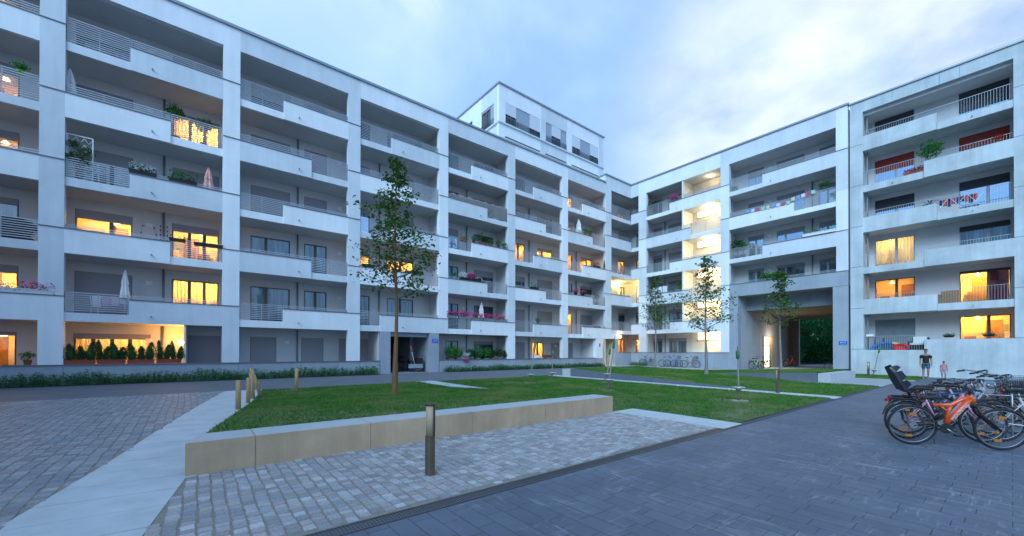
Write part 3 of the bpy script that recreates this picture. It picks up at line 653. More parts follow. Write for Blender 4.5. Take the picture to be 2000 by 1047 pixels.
# balcony fronts
def front_solid(par, F, a, b, zc, mt, cap_a, cap_b, hgt=1.03, cap=True):
    mb = MB(F); mb.box(a, b, 0, .18, zc - hgt, zc, 0)
    mb.build('balcony_parapet', mt, par)
    if cap: mb = MB(F); mb.box(cap_a, cap_b, -.03, .21, zc, zc + .04); mb.build('parapet_cap', CAPM, par)
def front_gap(par, F, a, b, zc, mt, hgt=1.03, e=.37):
    mb = MB(F); mb.box(a, b, .055, .2, zc - hgt + .0, zc - hgt + e, 0); mb.build('balcony_slab_edge', mt, par)
def rails_for(par, F, ga, gb, sa, sb, zc, k, hgt=1.03):
    top = zc + (.42 if k >= 4 else .22)
    n = 11 if k >= 4 else 9
    rail(par, F, ga, gb, .10, zc - hgt + .40, top, n)
    rail(par, F, sa, sb, .10, zc + .04, top, 4 if k >= 4 else 2)
for k in range(1, 6):
    zc = capL(k)
    for i in bays:
        a = X0 + MOD * i; e = a + OW; mt = (PL_A, PL_B)[tone(i, k)]
        if k % 2:
            st = a + 2.0
            if k == 1 and i == 2: st = 9.42
            pe = e + PW if i < 5 else 32.83
            front_solid(LW, FL, st, pe if False else e, zc, mt, st, pe)
            mb = MB(FL); mb.box(e, pe, 0, .35, zc - 1.03 if k > 1 else capL(1) - 1.03, zc, 0); 
            if k == 1 and i == 2: mb.build('pillar_block', mt, LW)
            front_gap(LW, FL, a, st, zc, mt); rails_for(LW, FL, a, st, st, e, zc, k)
        else:
            st = a + 3.4; front_solid(LW, FL, a, st, zc, mt, a - PW, st)
            front_gap(LW, FL, st, e, zc, mt); rails_for(LW, FL, st, e, a, st, zc, k)
        # rain spout
        if True:
            mb = MB(FL); mb.tube([(a + 2.75, -.12, zc - .72), (a + 2.75, .02, zc - .70)], .03, 8); mb.build('rain_spout', PIPE, LW)
# fix: pillars are cut at the band heights, so bands behind caps on pillars stay hidden
# loggia slabs
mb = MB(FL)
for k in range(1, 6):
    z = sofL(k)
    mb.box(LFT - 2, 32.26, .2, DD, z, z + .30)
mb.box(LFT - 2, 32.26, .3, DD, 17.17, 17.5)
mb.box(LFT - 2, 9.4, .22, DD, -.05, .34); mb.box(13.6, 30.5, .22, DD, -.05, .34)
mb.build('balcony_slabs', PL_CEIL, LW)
# window tables per bay: (s0, s1, split)
WB = {-2: [(-10.6, -8.7, (.35,))], -1: [(-10.0, -8.6, (.5,)), (-7.7, -5.76, (.35,))], 0: [(-4.10, -2.17, (.62,)), (-.69, 1.25, (.36, .68))],
      1: [(2.70, 4.68, (.38,)), (5.44, 6.73, (.5,))], 2: [(8.1, 9.43, (.5,)), (10.62, 12.56, (.5,))],
      3: [(15.2, 16.32, (.5,)), (17.76, 19.68, (.36,))], 4: [(21.8, 23.12, (.45,)), (24.6, 26.5, (.33,))], 5: [(27.9, 29.25, (.5,)), (30.4, 32.2, (.55,))]}
G0 = {-1: [(-10.0, -8.6, (.5,)), (-7.7, -5.80, (.4,))], 0: [(-4.12, -1.49, (.24, .48, .72)), (-.04, 1.34, (.5,))], 1: [(2.70, 3.99, ()), (5.30, 6.56, ()), (7.48, 9.43, ())], 2: [],
      3: [(15.2, 16.32, (.5,)), (17.76, 19.68, (.36,))], 4: [(21.8, 23.12, (.45,)), (24.0, 25.4, (.5,)), (26.35, 28.0, (.5,))], 5: [(28.2, 29.35, (.5,))]}
# kind per (bay, level): list for the windows of the bay
KL = {(-1, 5): [('dark', 0), ('lit', .05, AMB, 22)], (-1, 4): [('dark', 0), ('lit', .2, AMB, 22)], (-1, 3): [('dark', 0), ('lit', .15, WARM, 60)], (-1, 2): [('dark', 0), ('teal', .1)], (-1, 1): [('dark', 0), ('lit', .15, WARM, 60)], (-1, 0): [('dark', 0), ('lit', .05, AMB, 34)],
      (0, 5): [('dark', .25), ('dark', .2)], (0, 4): [('shut', 1), ('litcurt', .1, WARM, 170)], (0, 3): [('teal', .25), ('sky', .55)], (0, 2): [('lit', .18, WARM, 90), ('lit', .16, WARM, 90)], (0, 1): [('shut', 1), ('litcurt', 0, WARM, 110)], (0, 0): [('litcurt', .1, WARM, 40), ('shut', 1)],
      (1, 5): [('dark', .3), ('dark', .3)], (1, 4): [('shut', 1), ('shut', 1)], (1, 3): [('shut', 1), ('shut', 1)], (1, 2): [('teal', 0), ('teal', 0)], (1, 1): [('teal', 0), ('teal', 0)], (1, 0): [('shut', 1), ('shut', 1), ('shut', 1)],
      (2, 5): [('dark', 0), ('dark', .2)], (2, 4): [('dark', .3), ('dark', .5)], (2, 3): [('sky', .2), ('dark', .2)], (2, 2): [('lit', .1, WARM, 45), ('lit', .1, WARM, 55)], (2, 1): [('teal', 0), ('teal', 0)],
      (3, 5): [('dark', 0), ('dark', 0)], (3, 4): [('dark', 0), ('dark', .2)], (3, 3): [('sky', .3), ('dark', 0)], (3, 2): [('teal', 0), ('dark', .22)], (3, 1): [('teal', 0), ('dark', 0)], (3, 0): [('teal', 0), ('dark', .1)],
      (4, 5): [('dark', 0), ('dark', .3)], (4, 4): [('lit', .2, WARM, 40), ('dark', .3)], (4, 3): [('lit', 0, WARM, 60), ('lit', .1, WARM, 60)], (4, 2): [('teal', .2), ('shut', 1)], (4, 1): [('shut', 1), ('shut', 1)], (4, 0): [('shut', 1), ('litcurt', 0, WARM, 70), ('shut', 1)],
      (5, 5): [('lit', .1, WARM, 50), ('lit', .2, AMB, 35)], (5, 4): [('lit', .1, AMB, 18), ('lit', .15, AMB, 18)], (5, 3): [('lit', 0, AMB, 55), ('lit', .05, AMB, 50)], (5, 2): [('teal', 0), ('dark', .1)], (5, 1): [('lit', 0, WARM, 60), ('shut', 1)], (5, 0): [('shut', 1)]}
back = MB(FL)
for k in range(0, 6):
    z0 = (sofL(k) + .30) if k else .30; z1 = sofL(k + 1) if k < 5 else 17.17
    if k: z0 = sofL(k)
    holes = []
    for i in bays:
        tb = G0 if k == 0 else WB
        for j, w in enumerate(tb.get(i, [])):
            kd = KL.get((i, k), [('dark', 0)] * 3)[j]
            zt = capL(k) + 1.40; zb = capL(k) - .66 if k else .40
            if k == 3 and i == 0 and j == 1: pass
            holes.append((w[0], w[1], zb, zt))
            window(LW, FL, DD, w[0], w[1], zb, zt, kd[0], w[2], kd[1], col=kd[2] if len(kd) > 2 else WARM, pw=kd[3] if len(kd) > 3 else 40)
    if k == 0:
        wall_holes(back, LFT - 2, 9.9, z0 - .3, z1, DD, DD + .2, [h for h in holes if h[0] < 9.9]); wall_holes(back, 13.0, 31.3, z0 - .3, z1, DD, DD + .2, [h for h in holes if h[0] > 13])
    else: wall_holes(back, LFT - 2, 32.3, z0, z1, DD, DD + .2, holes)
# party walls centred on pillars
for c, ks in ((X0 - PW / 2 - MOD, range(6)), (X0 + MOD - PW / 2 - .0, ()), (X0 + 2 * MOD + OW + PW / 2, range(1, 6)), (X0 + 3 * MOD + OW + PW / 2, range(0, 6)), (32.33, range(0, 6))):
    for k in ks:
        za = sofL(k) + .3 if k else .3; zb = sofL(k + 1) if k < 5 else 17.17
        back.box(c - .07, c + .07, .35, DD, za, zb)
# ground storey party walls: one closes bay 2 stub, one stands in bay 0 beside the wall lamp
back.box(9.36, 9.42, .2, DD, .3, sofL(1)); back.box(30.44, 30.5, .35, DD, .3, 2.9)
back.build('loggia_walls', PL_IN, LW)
mb = MB(FL); mb.box(-.18, -.10, .05, DD, .34, sofL(1)); mb.build('partition_wall', PL_IN, LW)
for i, xs in ((0, -1.01), (1, 5.08), (2, 10.06), (3, 17.04), (4, 23.57), (5, 29.75)):
    for k in range(0 if i in (0, 1, 3, 4) else 1, 5):
        za = sofL(k) + .3 if k else .34; zb = sofL(k + 1)
        mb = MB(FL); mb.tube([(xs, DD - .07, za), (xs, DD - .07, zb)], .045, 8); mb.build('downpipe', PIPE, LW)
for i, xs in ((0, -1.55), (1, 7.5), (3, 16.75), (4, 26.9)):
    for k in range(0, 6):
        z = capL(k) + 1.1; x = 4.55 if (i == 1 and k == 0) else xs
        mb = MB(FL); mb.box(x - .12, x + .12, DD - .05, DD, z - .1, z + .1); mb.build('vent_cover', PL_A, LW)
# coping, roof, rear
mb = MB(FL); mb.box(LFT - 2.2, 31.95, -.09, .34, RT, RT + .13); mb.build('roof_coping', COPE, LW)
mb = MB(FL); mb.box(LFT - 2.2, 36, .34, 12, 17.9, 18.1); mb.box(LFT - 2.2, 36, 11.8, 12, -.3, 17.9); mb.box(LFT - 2.2, LFT - 2.0, .35, 11.8, -.3, 17.9)
mb.build('roof_and_rear_walls', PL_B, LW)

# ------------------------------------------------------------------ RIGHT WING (with inner corner)
capR = lambda k: 1.57 + 2.885 * k
sofR = lambda k: capR(k) - 1.03
RW = thing('apartment_building', 'white apartment wing on the right of the inner corner with brightly lit stairwell windows', 'building', (36.15, 16, 0), world=True)
RTR = 19.05; TA = {0: PL_B, 1: PL_A, 2: PL_B}
mb = MB(FR)
def cellR(a, b, z0, z1, m): mb.box(a, b, 0, .35, z0, z1, m)
# pillars
for a, b, t0 in ((23.21, 24.10, 1), (15.18, 15.90, 0), (7.19, 7.86, 1)):
    for k in range(0, 6):
        z1 = capR(k + 1) if k < 5 else 17.75
        if k < 2 and a != 23.21: continue
        cellR(a, b, capR(k), z1, (k + t0) % 2)
mb.box(15.18, 15.90, 0, .35, capR(0), capR(2), 0)
mb.box(24.10, 25.0 - .0, 0, .3, 17.75, RTR, 1); mb.box(15.90, 24.10, 0, .3, 17.75, RTR, 0); mb.box(7.86, 15.90, 0, .3, 17.75, RTR, 1); mb.box(7.19, 7.86, 0, .3, 17.75, RTR, 0)
mb.build('facade_pillars', [PL_A, PL_B], RW)
mb = MB(FL)      # corner roof band on the left-wing side and its pillar top
mb.box(31.92, 36.15, 0.004, .3, 17.75, RTR, 1); mb.box(31.95, 32.83, .002, .35, 17.0, 17.75, 1); mb.box(31.95, 31.99, .3, 2.5, 18.3, RTR, 0)
mb.build('corner_roof_band', [PL_A, PL_B], RW)
mb = MB(FR); mb.box(15.18, 25.0, .012, .22, -.3, 1.53, 0); mb.build('base_wall', PL_BASE, RW)
mb = MB(FR); mb.box(15.18, 24.78, -.03, .25, 1.53, 1.575); mb.build('base_cap', CAPM, RW)
mb = MB(FL); mb.box(33.98, 36.12, -.03, .25, 1.53, 1.575); mb.build('base_cap', CAPM, RW)
for k in range(1, 6):
    zc = capR(k); odd = k % 2
    # corner loggia
    tn = PL_B
    if odd:
        if k == 1: front_solid(RW, FL, 31.0, 33.98, zc - .45 if False else zc, tn, 31.0, 33.98, 1.42) if False else None
        front_gap(RW, FL, 32.83, 36.19, zc, tn); rail(RW, FL, 32.83, 36.1, .10, zc - .63, zc + (.42 if k > 3 else .22), 11 if k > 3 else 9)
        front_solid(RW, FR, 24.10, 25.0, zc, tn, 23.21, 25.0); rail(RW, FR, 24.10, 25.05, .10, zc + .04, zc + (.42 if k > 3 else .22), 4 if k > 3 else 2)
        mb = MB(FR); mb.box(23.21, 24.10, .0, .35, zc - 1.03, zc); 
        # R1: gap left (24.10 side), solid right
        front_gap(RW, FR, 20.68, 23.21, zc, PL_A); front_solid(RW, FR, 15.90, 20.68, zc, PL_A, 15.18, 20.68)
        rails_for(RW, FR, 20.68, 23.21, 15.9, 20.68, zc, k)
        if k > 1:
            front_gap(RW, FR, 12.61, 15.18, zc, PL_B); front_solid(RW, FR, 7.86, 12.61, zc, PL_B, 7.19, 12.61); rails_for(RW, FR, 12.61, 15.18, 7.86, 12.61, zc, k)
    else:
        front_solid(RW, FL, 32.83, 36.15, zc, tn, 31.95, 36.12); front_gap(RW, FR, 24.10, 25.0, zc, tn)
        rail(RW, FR, 24.10, 25.0, .10, zc - .63, zc + (.42 if k > 3 else .22), 11 if k > 3 else 9); rail(RW, FL, 32.83, 36.1, .10, zc + .04, zc + (.42 if k > 3 else .22), 4 if k > 3 else 2)
        front_solid(RW, FR, 18.59, 23.21, zc, PL_B, 18.59, 24.10); front_gap(RW, FR, 15.90, 18.59, zc, PL_A); rails_for(RW, FR, 15.9, 18.59, 18.59, 23.21, zc, k)
        if k == 2: front_solid(RW, FR, 7.19, 15.18, zc, PL_BASE, 7.19, 15.9, 1.02); rail(RW, FR, 7.9, 15.15, .10, zc + .04, zc + .22, 2)
        else: front_solid(RW, FR, 10.44, 15.18, zc, PL_A, 10.44, 15.9); front_gap(RW, FR, 7.86, 10.44, zc, PL_A); rails_for(RW, FR, 7.86, 10.44, 10.44, 15.18, zc, k)
    for y in (19.9, 12.0):
        if y == 12.0 and k < 3: continue
        mb = MB(FR); mb.tube([(y, -.12, zc - .72), (y, .02, zc - .70)], .03, 8); mb.build('rain_spout', PIPE, RW)
# band above the lobby and corner pillar blocks on the left-wing plane
mb = MB(FL); mb.box(32.83, 33.98, 0.003, .35, 2.9, capR(1) - 1.03, 0); mb.box(32.0, 32.83, .0, .35, 2.9, capL(1), 0)
mb.build('lobby_lintel', PL_A, RW)
# portal storeys
mb = MB(FR)
mb.box(14.49, 15.18, -.015, .6, -.2, 6.3, 0); mb.build('portal_column', PL_BASE, RW); mb = MB(FR); mb.box(7.19, 8.06, -.015, .6, -.2, 6.3, 0)
mb.build('portal_column', PL_BASE, RW)
mb = MB(FR); mb.box(8.06, 14.49, .35, 1.8, 6.28, 6.32, 2); mb.box(8.06, 14.49, 1.8, 1.9, 5.18, 6.3, 0)
mb.box(8.06, 14.49, 1.9, 15.5, 5.15, 5.18, 1)
mb.box(14.49, 14.6, .6, 9.4, -.2, 6.3, 5); mb.box(14.49, 14.6, 9.4, 12.3, -.2, 6.3, 0)
mb.box(14.0, 14.49, 12.3, 13.85, -.2, 5.16, 3); mb.box(13.93, 14.0, 13.75, 13.85, -.2, 5.16, 4)
mb.box(7.9, 8.06, .6, 15.5, -.2, 6.3, 2)
mb.build('passage_walls', [PL_BASE, BROWN, CONC_D, mat('dark_brown_pier', (.10, .06, .04), .7, .1), WHITEM, wallmat('passage_grey_wall', (.46, .48, .50), .1, .08)], RW)
# lit entrance door in the passage side wall
mb = MB(); yy = 14.49
mb.box(41.62, 41.70, yy - .08, yy, .12, 3.1); mb.box(43.72, 43.80, yy - .08, yy, .12, 3.1); mb.box(41.70, 43.72, yy - .08, yy, 3.02, 3.1); mb.box(42.95, 43.03, yy - .08, yy, .12, 3.02); mb.box(41.70, 42.95, yy - .08, yy, 2.2, 2.3)
dr = mb.build('entrance_door', mat('door_frame_tan', (.45, .33, .16), .5, .05), RW)
mb = MB(); mb.box(41.72, 42.93, yy - .05, yy - .03, .2, 2.2); mb.box(41.72, 42.93, yy - .05, yy - .03, 2.3, 3.0); mb.build('lit_pane', emis('door_pane_lit', (1, .80, .46), 1.3), dr)
mb = MB(); mb.box(43.05, 43.70, yy - .05, yy - .03, .2, 3.0); mb.build('door_leaf', mat('door_leaf_tan', (.55, .42, .22), .5, .05), dr)
LAMPS.append(((43.0, 13.6, 2.9), 4, (1, .86, .66)))
# loggia slabs
mb = MB(FR)
for k in range(1, 6):
    z = sofR(k)
    if k > 1: mb.box(7.25, 15.5, .2, DD - .05 if k > 2 else DD, z, z + .3)
    mb.box(15.5, 26.95, .2, DD - .02, z, z + .3)
mb.box(7.25, 26.95, .3, DD, 17.75, 18.0); mb.box(15.2, 26.95, .22, DD, -.05, .9)
for k in range(1, 6):
    mb.box(25.2, 26.95, -3.8, .2, sofR(k), sofR(k) + .3)
mb.box(25.2, 26.95, -3.8, .3, 17.75, 18.0); mb.box(25.22, 26.95, -2.1, .22, -.05, .9)
mb.build('balcony_slabs', PL_CEIL, RW)
# R1/R2 windows
KC = {5: ('lit', .3, AMB, 20), 4: ('dark', .1), 3: ('litcurt', 0, WARM, 60), 2: ('lit', 0, (1, .85, .4), 40), 1: ('dark', .1), 0: ('litcurt', 0, AMB, 60)}
KC2 = {5: ('dark', .2), 4: ('dark', .1), 3: ('lit', 0, (1, .75, .3), 8), 2: ('lit', 0, (1, .85, .4), 40), 1: ('teal', .1), 0: ('lit', 0, AMB, 60)}

WR1 = [(22.59, 23.78, (.5,)), (20.0, 21.91, (.5,))]
WR2 = [(13.17, 14.42, (.5,)), (10.25, 12.22, (.68,)), (8.25, 9.33, (.5,))]
KR = {(1, 5): ['dark', 'dark'], (1, 4): ['shut', 'shut'], (1, 3): ['shut', 'shut'], (1, 2): ['dark', 'shut'], (1, 1): ['dark', 'teal'], (1, 0): ['dark', 'teal'], (1, 99): []}
KR[(1, 3)] = ['teal', 'shut']; KR[(1, 2)] = ['teal', 'shut']
K2 = {5: ['sky', 'sky', 'sky'], 4: ['sky', 'sky', 'sky'], 3: ['sky', 'sky', 'sky'], 2: ['teal', 'dark', 'dark']}
back = MB(FR)
for k in range(0, 6):
    z0 = sofR(k) if k else .2; z1 = sofR(k + 1) if k < 5 else 17.75; zt = capR(k) + 1.42; zb = capR(k) - .66 if k else .95
    holes = []
    for (a, b, sp), kd in zip(WR1, KR[(1, k)]):
        window(RW, FR, DD, a, b, zb, zt, kd, sp, .12 if kd != 'shut' else 1, fm=FRD if k else FRL); holes.append((a, b, zb, zt))
    kd = KC2[k]; window(RW, FR, DD, 24.15, 25.75, zb, zt, kd[0], (.5,), kd[1], col=kd[2] if len(kd) > 2 else WARM, pw=kd[3] if len(kd) > 3 else 40); holes.append((24.15, 25.75, zb, zt))
    wall_holes(back, 19.45, 26.95, z0, z1, DD, DD + .2, holes)
    # stairwell: tall lit windows reaching over the slabs
    sz0, sz1 = capR(k) + (1.30 if k else 1.12), (capR(k) + 2.45 if k else capR(k) + 1.98)
    if k >= 2:
        holes = []
        for (a, b, sp), kd in zip(WR2, K2[k]):
            window(RW, FR, DD, a, b, zb, zt, kd, sp, {5: .3, 4: .22, 3: .16}.get(k, .08), fm=FRL); holes.append((a, b, zb, zt))
        wall_holes(back, 7.2, 15.5, z0, z1, DD, DD + .2, holes)
back.box(15.5, 15.6, .35, DD, .9, 17.75); back.box(23.60, 23.70, .35, DD, .9, 17.75)
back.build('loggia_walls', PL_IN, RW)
cb = MB(FR)
wall_holes(cb, 15.6, 19.45, .2, 17.75, DD, DD + .2, [(17.08, 18.99, capR(k) + (1.30 if k else 1.12), (capR(k) + 2.45 if k else capR(k) + 1.98)) for k in range(0, 5)])
cb.build('stairwell_wall', wallmat('stairwell_cream_wall', (.74, .70, .60), .02, .03), RW)
for k in range(0, 5):
    z0, z1 = capR(k) + (1.30 if k else 1.12), (capR(k) + 2.45 if k else capR(k) + 1.98)
    mb = MB(FR)
    for q in ((17.08, 17.16), (18.30, 18.36), (18.91, 18.99)): mb.box(q[0], q[1], DD + .02, DD + .1, z0, z1)
    mb.box(17.16, 18.91, DD + .02, DD + .1, z0, z0 + .07); mb.box(17.0, 19.05, DD - .04, DD + .02, z0 - .06, z0)
    w = mb.build('stairwell_window', mat('tan_window_frame', (.42, .34, .2), .5, .05), RW)
    mb = MB(FR); mb.box(17.16, 18.91, DD + .12, DD + .13, z0 + .07, z1); mb.build('lit_pane', emis('stairwell_pane_lit', (1.0, .86, .58), 1.5), w)
for k in range(1, 6):
    mb = MB(FR); mb.box(19.33, 19.45, .05, DD, sofR(k) + .3, sofR(k + 1) if k < 5 else 17.75); mb.build('divider_panel', MATS['stairwell_cream_wall'], RW)
    c = (17.4, .9, (sofR(k + 1) if k < 5 else 17.75) - .03)
    LAMPS.append((FR(17.2, 1.0, c[2] - .22), 6.5 if k < 5 else 1.6, (1, .80, .48)))
    mb = MB(FR); mb.box(17.1, 17.35, .9, 1.15, c[2] - .03, c[2] + .03); mb.build('ceiling_lamp', MATS['lamp_glass'], RW)
LAMPS.append((FR(17.2, 1.2, 2.9), 5, (1, .80, .48)))
for k in range(2, 5):
    mb = MB(FR); mb.tube([(9.75, DD - .07, sofR(k) + .3), (9.75, DD - .07, sofR(k + 1))], .045, 8); mb.build('downpipe', PIPE, RW)
for k in range(0, 5):
    mb = MB(FR); mb.tube([(22.25, DD - .07, (sofR(k) + .3) if k else .95), (22.25, DD - .07, sofR(k + 1))], .045, 8); mb.build('downpipe', PIPE, RW)
for k in range(2, 6):
    mb = MB(FR); z = capR(k) + 1.15; mb.box(12.62, 12.84, DD - .05, DD, z - .1, z + .1); mb.build('vent_cover', PL_A, RW)
# corner loggia rear walls with windows, on the left-wing plane
back = MB(FL)
bk2 = MB(FR)
for k in range(0, 6):
    z0 = sofR(k) if k else .2; z1 = sofR(k + 1) if k < 5 else 17.75; zt = capR(k) + 1.42; zb = capR(k) - .66 if k else .95
    kd = KC[k]; window(RW, FL, DD, 36.6, 37.75, zb, zt, kd[0], (.5,), kd[1], col=kd[2] if len(kd) > 2 else WARM, pw=kd[3] if len(kd) > 3 else 40)
    wall_holes(back, 32.4, 38.1, z0, z1, DD, DD + .2, [(36.6, 37.75, zb, zt)])
back.build('loggia_walls', PL_IN, RW)
# coping
mb = MB(FR); mb.box(7.12, 25.0, -.09, .34, RTR, RTR + .13); mb.build('roof_coping', COPE, RW)
mb = MB(FL); mb.box(31.86, 36.49, -.09, .34, RTR + .002, RTR + .128); mb.box(31.86, 32.2, .34, 3.2, RTR + .002, RTR + .128); mb.build('roof_coping', COPE, RW)
mb = MB(FR); mb.box(7.2, 26, .34, 13.8, 18.7, 18.9); mb.box(14.65, 26, 13.6, 13.8, -.3, 18.7); mb.box(7.2, 14.65, 13.6, 13.8, 5.2, 18.7); mb.box(25, 38, -4.0, .3, 18.7, 18.9)
mb.box(7.2, 7.4, .6, 13.8, 6.3, 18.7)
mb.build('roof_and_rear_walls', PL_B, RW)

# ------------------------------------------------------------------ CONCRETE BUILDING at the right edge
CB = thing('apartment_building', 'bare grey concrete apartment building at the right edge with thin vertical-bar railings', 'building', (36.18, 3, 0), world=True)
FC = lambda s, d, z: (36.19 + d, s, z); FLIP.add(FC)
capC = lambda k: 2.40 + 2.82 * k
mb = MB(FC)
mb.box(6.39, 7.08, 0, .4, -.3, 18.2); 
for z in (1.79, 4.62, 7.5, 10.3, 13.15, 15.95): mb.box(6.395, 7.075, -.004, 0, z, z + .03, 1)
mb.box(-2.6, -.12, 0, .4, -.3, 18.2)
for z in (2.40, 5.22, 8.05, 10.86, 13.7, 16.5): mb.box(-2.6, -.12, -.004, 0, z, z + .03, 1)
jo = [7.08, 4.9, 2.75, 1.9, -.8, -2.6]
for a, b in zip(jo, jo[1:]): mb.box(b + .006, a - .006, 0, .3, 18.2, 18.95)
mb.box(-.12, 6.39, .0, .25, -.3, 1.75); mb.box(-.12, 3.46, .0, .25, 1.75, 2.40)
mb.build('facade_frame', [CONC, CAPM], CB)
mb = MB(FC)
WC = [(4.05, 6.06, (.45,)), (.01, 2.05, (.42,))]
KCn = {5: [('sky', .35), ('sky', .55)], 4: [('sky', .38), ('sky', .35)], 3: [('sky', .35), ('sky', .22)], 2: [('litcurt', 0, (1, .74, .3), 32), ('teal', .12)], 1: [('lit', 0, AMB, 26), ('lit', .05, (1, .62, .08), 110)], 0: [('shut', 1), ('lit', 0, WARM, 75)]}
back = MB(FC)
for k in range(0, 6):
    zc = capC(k)
    if k:
        f = MB(FC)
        if k % 2:
            f.box(2.87, 6.39, 0, .2, zc - 1.02, zc)
            g = MB(FC); g.box(-.12, 2.86, .05, .2, zc - 1.04, zc - .60)
        else:
            f.box(-.12, 3.44, 0, .2, zc - 1.02, zc); g = MB(FC); g.box(3.45, 6.39, .05, .2, zc - 1.04, zc - .60)
        f.build('balcony_parapet', CONC, CB); g.build('balcony_slab_edge', CONC, CB)
        sl_ = MB(FC); sl_.box(-.12, 6.39, .2, 1.8, zc - 1.02, zc - .72); sl_.build('balcony_slab', CONC, CB)
    # thin vertical bar railing
    r = MB(FC); a, b = (-.10, 6.37); zr0 = zc - .60 if k else zc - .62; zr1 = zc + (.42 if k >= 3 else .3)
    r.box(a, b, .22, .25, zr1 - .02, zr1); y = a
    while y < b: r.box(y, y + .012, .228, .242, zr0, zr1 - .02); y += .115
    r.build('bar_railing', RAILM, CB)
    sp_ = MB(FC); yy = 1.42 if k % 2 else 4.9
    if k: sp_.tube([(yy, -.06, zc - .86), (yy, .08, zc - .84)], .03, 8); sp_.build('rain_spout', PIPE, CB)
    holes = []
    for (w, kd) in zip(WC, KCn[k]):
        zt = zc + 1.47; zb = zc - .68
        window(CB, FC, 1.8, w[0], w[1], zb, zt, kd[0], w[2], kd[1], bm=mat('red_blind', (.34, .045, .03), .8, .1) if k == 4 else (mat('dark_blind', (.045, .045, .055), .6, .1) if kd[0] != 'shut' else mat('grey_shutter_panel', (.20, .23, .25), .6, .1)), fm=FRL if k > 1 else FRD, col=kd[2] if len(kd) > 2 else WARM, pw=kd[3] if len(kd) > 3 else 40)
        holes.append((w[0], w[1], zb, zt))
        if k == 1 and w[0] < 1: q = MB(FC); [q.face([(.08 + .1 * i, 1.99 + .03 * math.sin(i * 2.1), zb + .06), (.18 + .1 * i, 1.99 + .03 * math.sin(i * 2.1 + 2.1), zb + .06), (.18 + .1 * i, 1.99 + .03 * math.sin(i * 2.1 + 2.1), zt - .06), (.08 + .1 * i, 1.99 + .03 * math.sin(i * 2.1), zt - .06)], 0, True) for i in range(8)]; q.build('maroon_curtain', mat('maroon_cloth', (.22, .02, .06), .9, .15, 3), CB)
    wall_holes(back, -2.5, 7.1, zc - 1.02 if k else -.2, capC(k + 1) - 1.02 if k < 5 else 18.2, 1.8, 2.0, holes)
back.box(-.26, -.12, .4, 1.8, -.2, 18.2); back.box(6.45, 6.58, .4, 1.8, -.2, 18.2); back.box(-.12, 6.45, .3, 1.8, 18.0, 18.2)
back.build('loggia_walls', PL_IN, CB)
mb = MB(FC); mb.box(-.12, 6.39, .25, 1.8, 1.0, 1.68); mb.box(6.20, 6.28, .5, .58, 1.7, 18.0, 1); mb.build('terrace_floor', [CONC, PIPE], CB)
mb = MB(FC); mb.box(-2.6, 7.12, -.08, .36, 18.95, 19.05); mb.box(-2.6, 7.08, .36, 12, 18.6, 18.8); mb.box(-2.6, -2.4, .4, 12, -.3, 18.6); mb.box(-2.4, 7.08, 11.8, 12, -.3, 18.6); mb.build('roof_and_rear_walls', COPE, CB)
mb = MB(FC)
for y in (3.9, 2.75, .9, -.6, -2.0): mb.box(y, y + .02, .5, .53, 18.8, 19.45)
mb.box(-2.5, 3.9, .5, .52, 19.43, 19.45)
mb.build('roof_railing', RAILM, CB)
mb = MB(FC)
pr = [(5.0, 18.95), (4.6, 19.25), (4.1, 19.5), (3.4, 19.62), (-2.5, 19.68)]
for (a, za), (b, zb) in zip(pr, pr[1:]): mb.face([(a, 1.2, za), (b, 1.2, zb), (b, 6, zb + .6), (a, 6, za + .1)], 0, True)
mb.face([(p, 1.2, z) for p, z in pr] + [(-2.5, 1.2, 18.8), (5.0, 1.2, 18.8)]); mb.build('curved_roof_light', mat('pale_roof_sheet', (.55, .62, .68), .4, .05), CB)

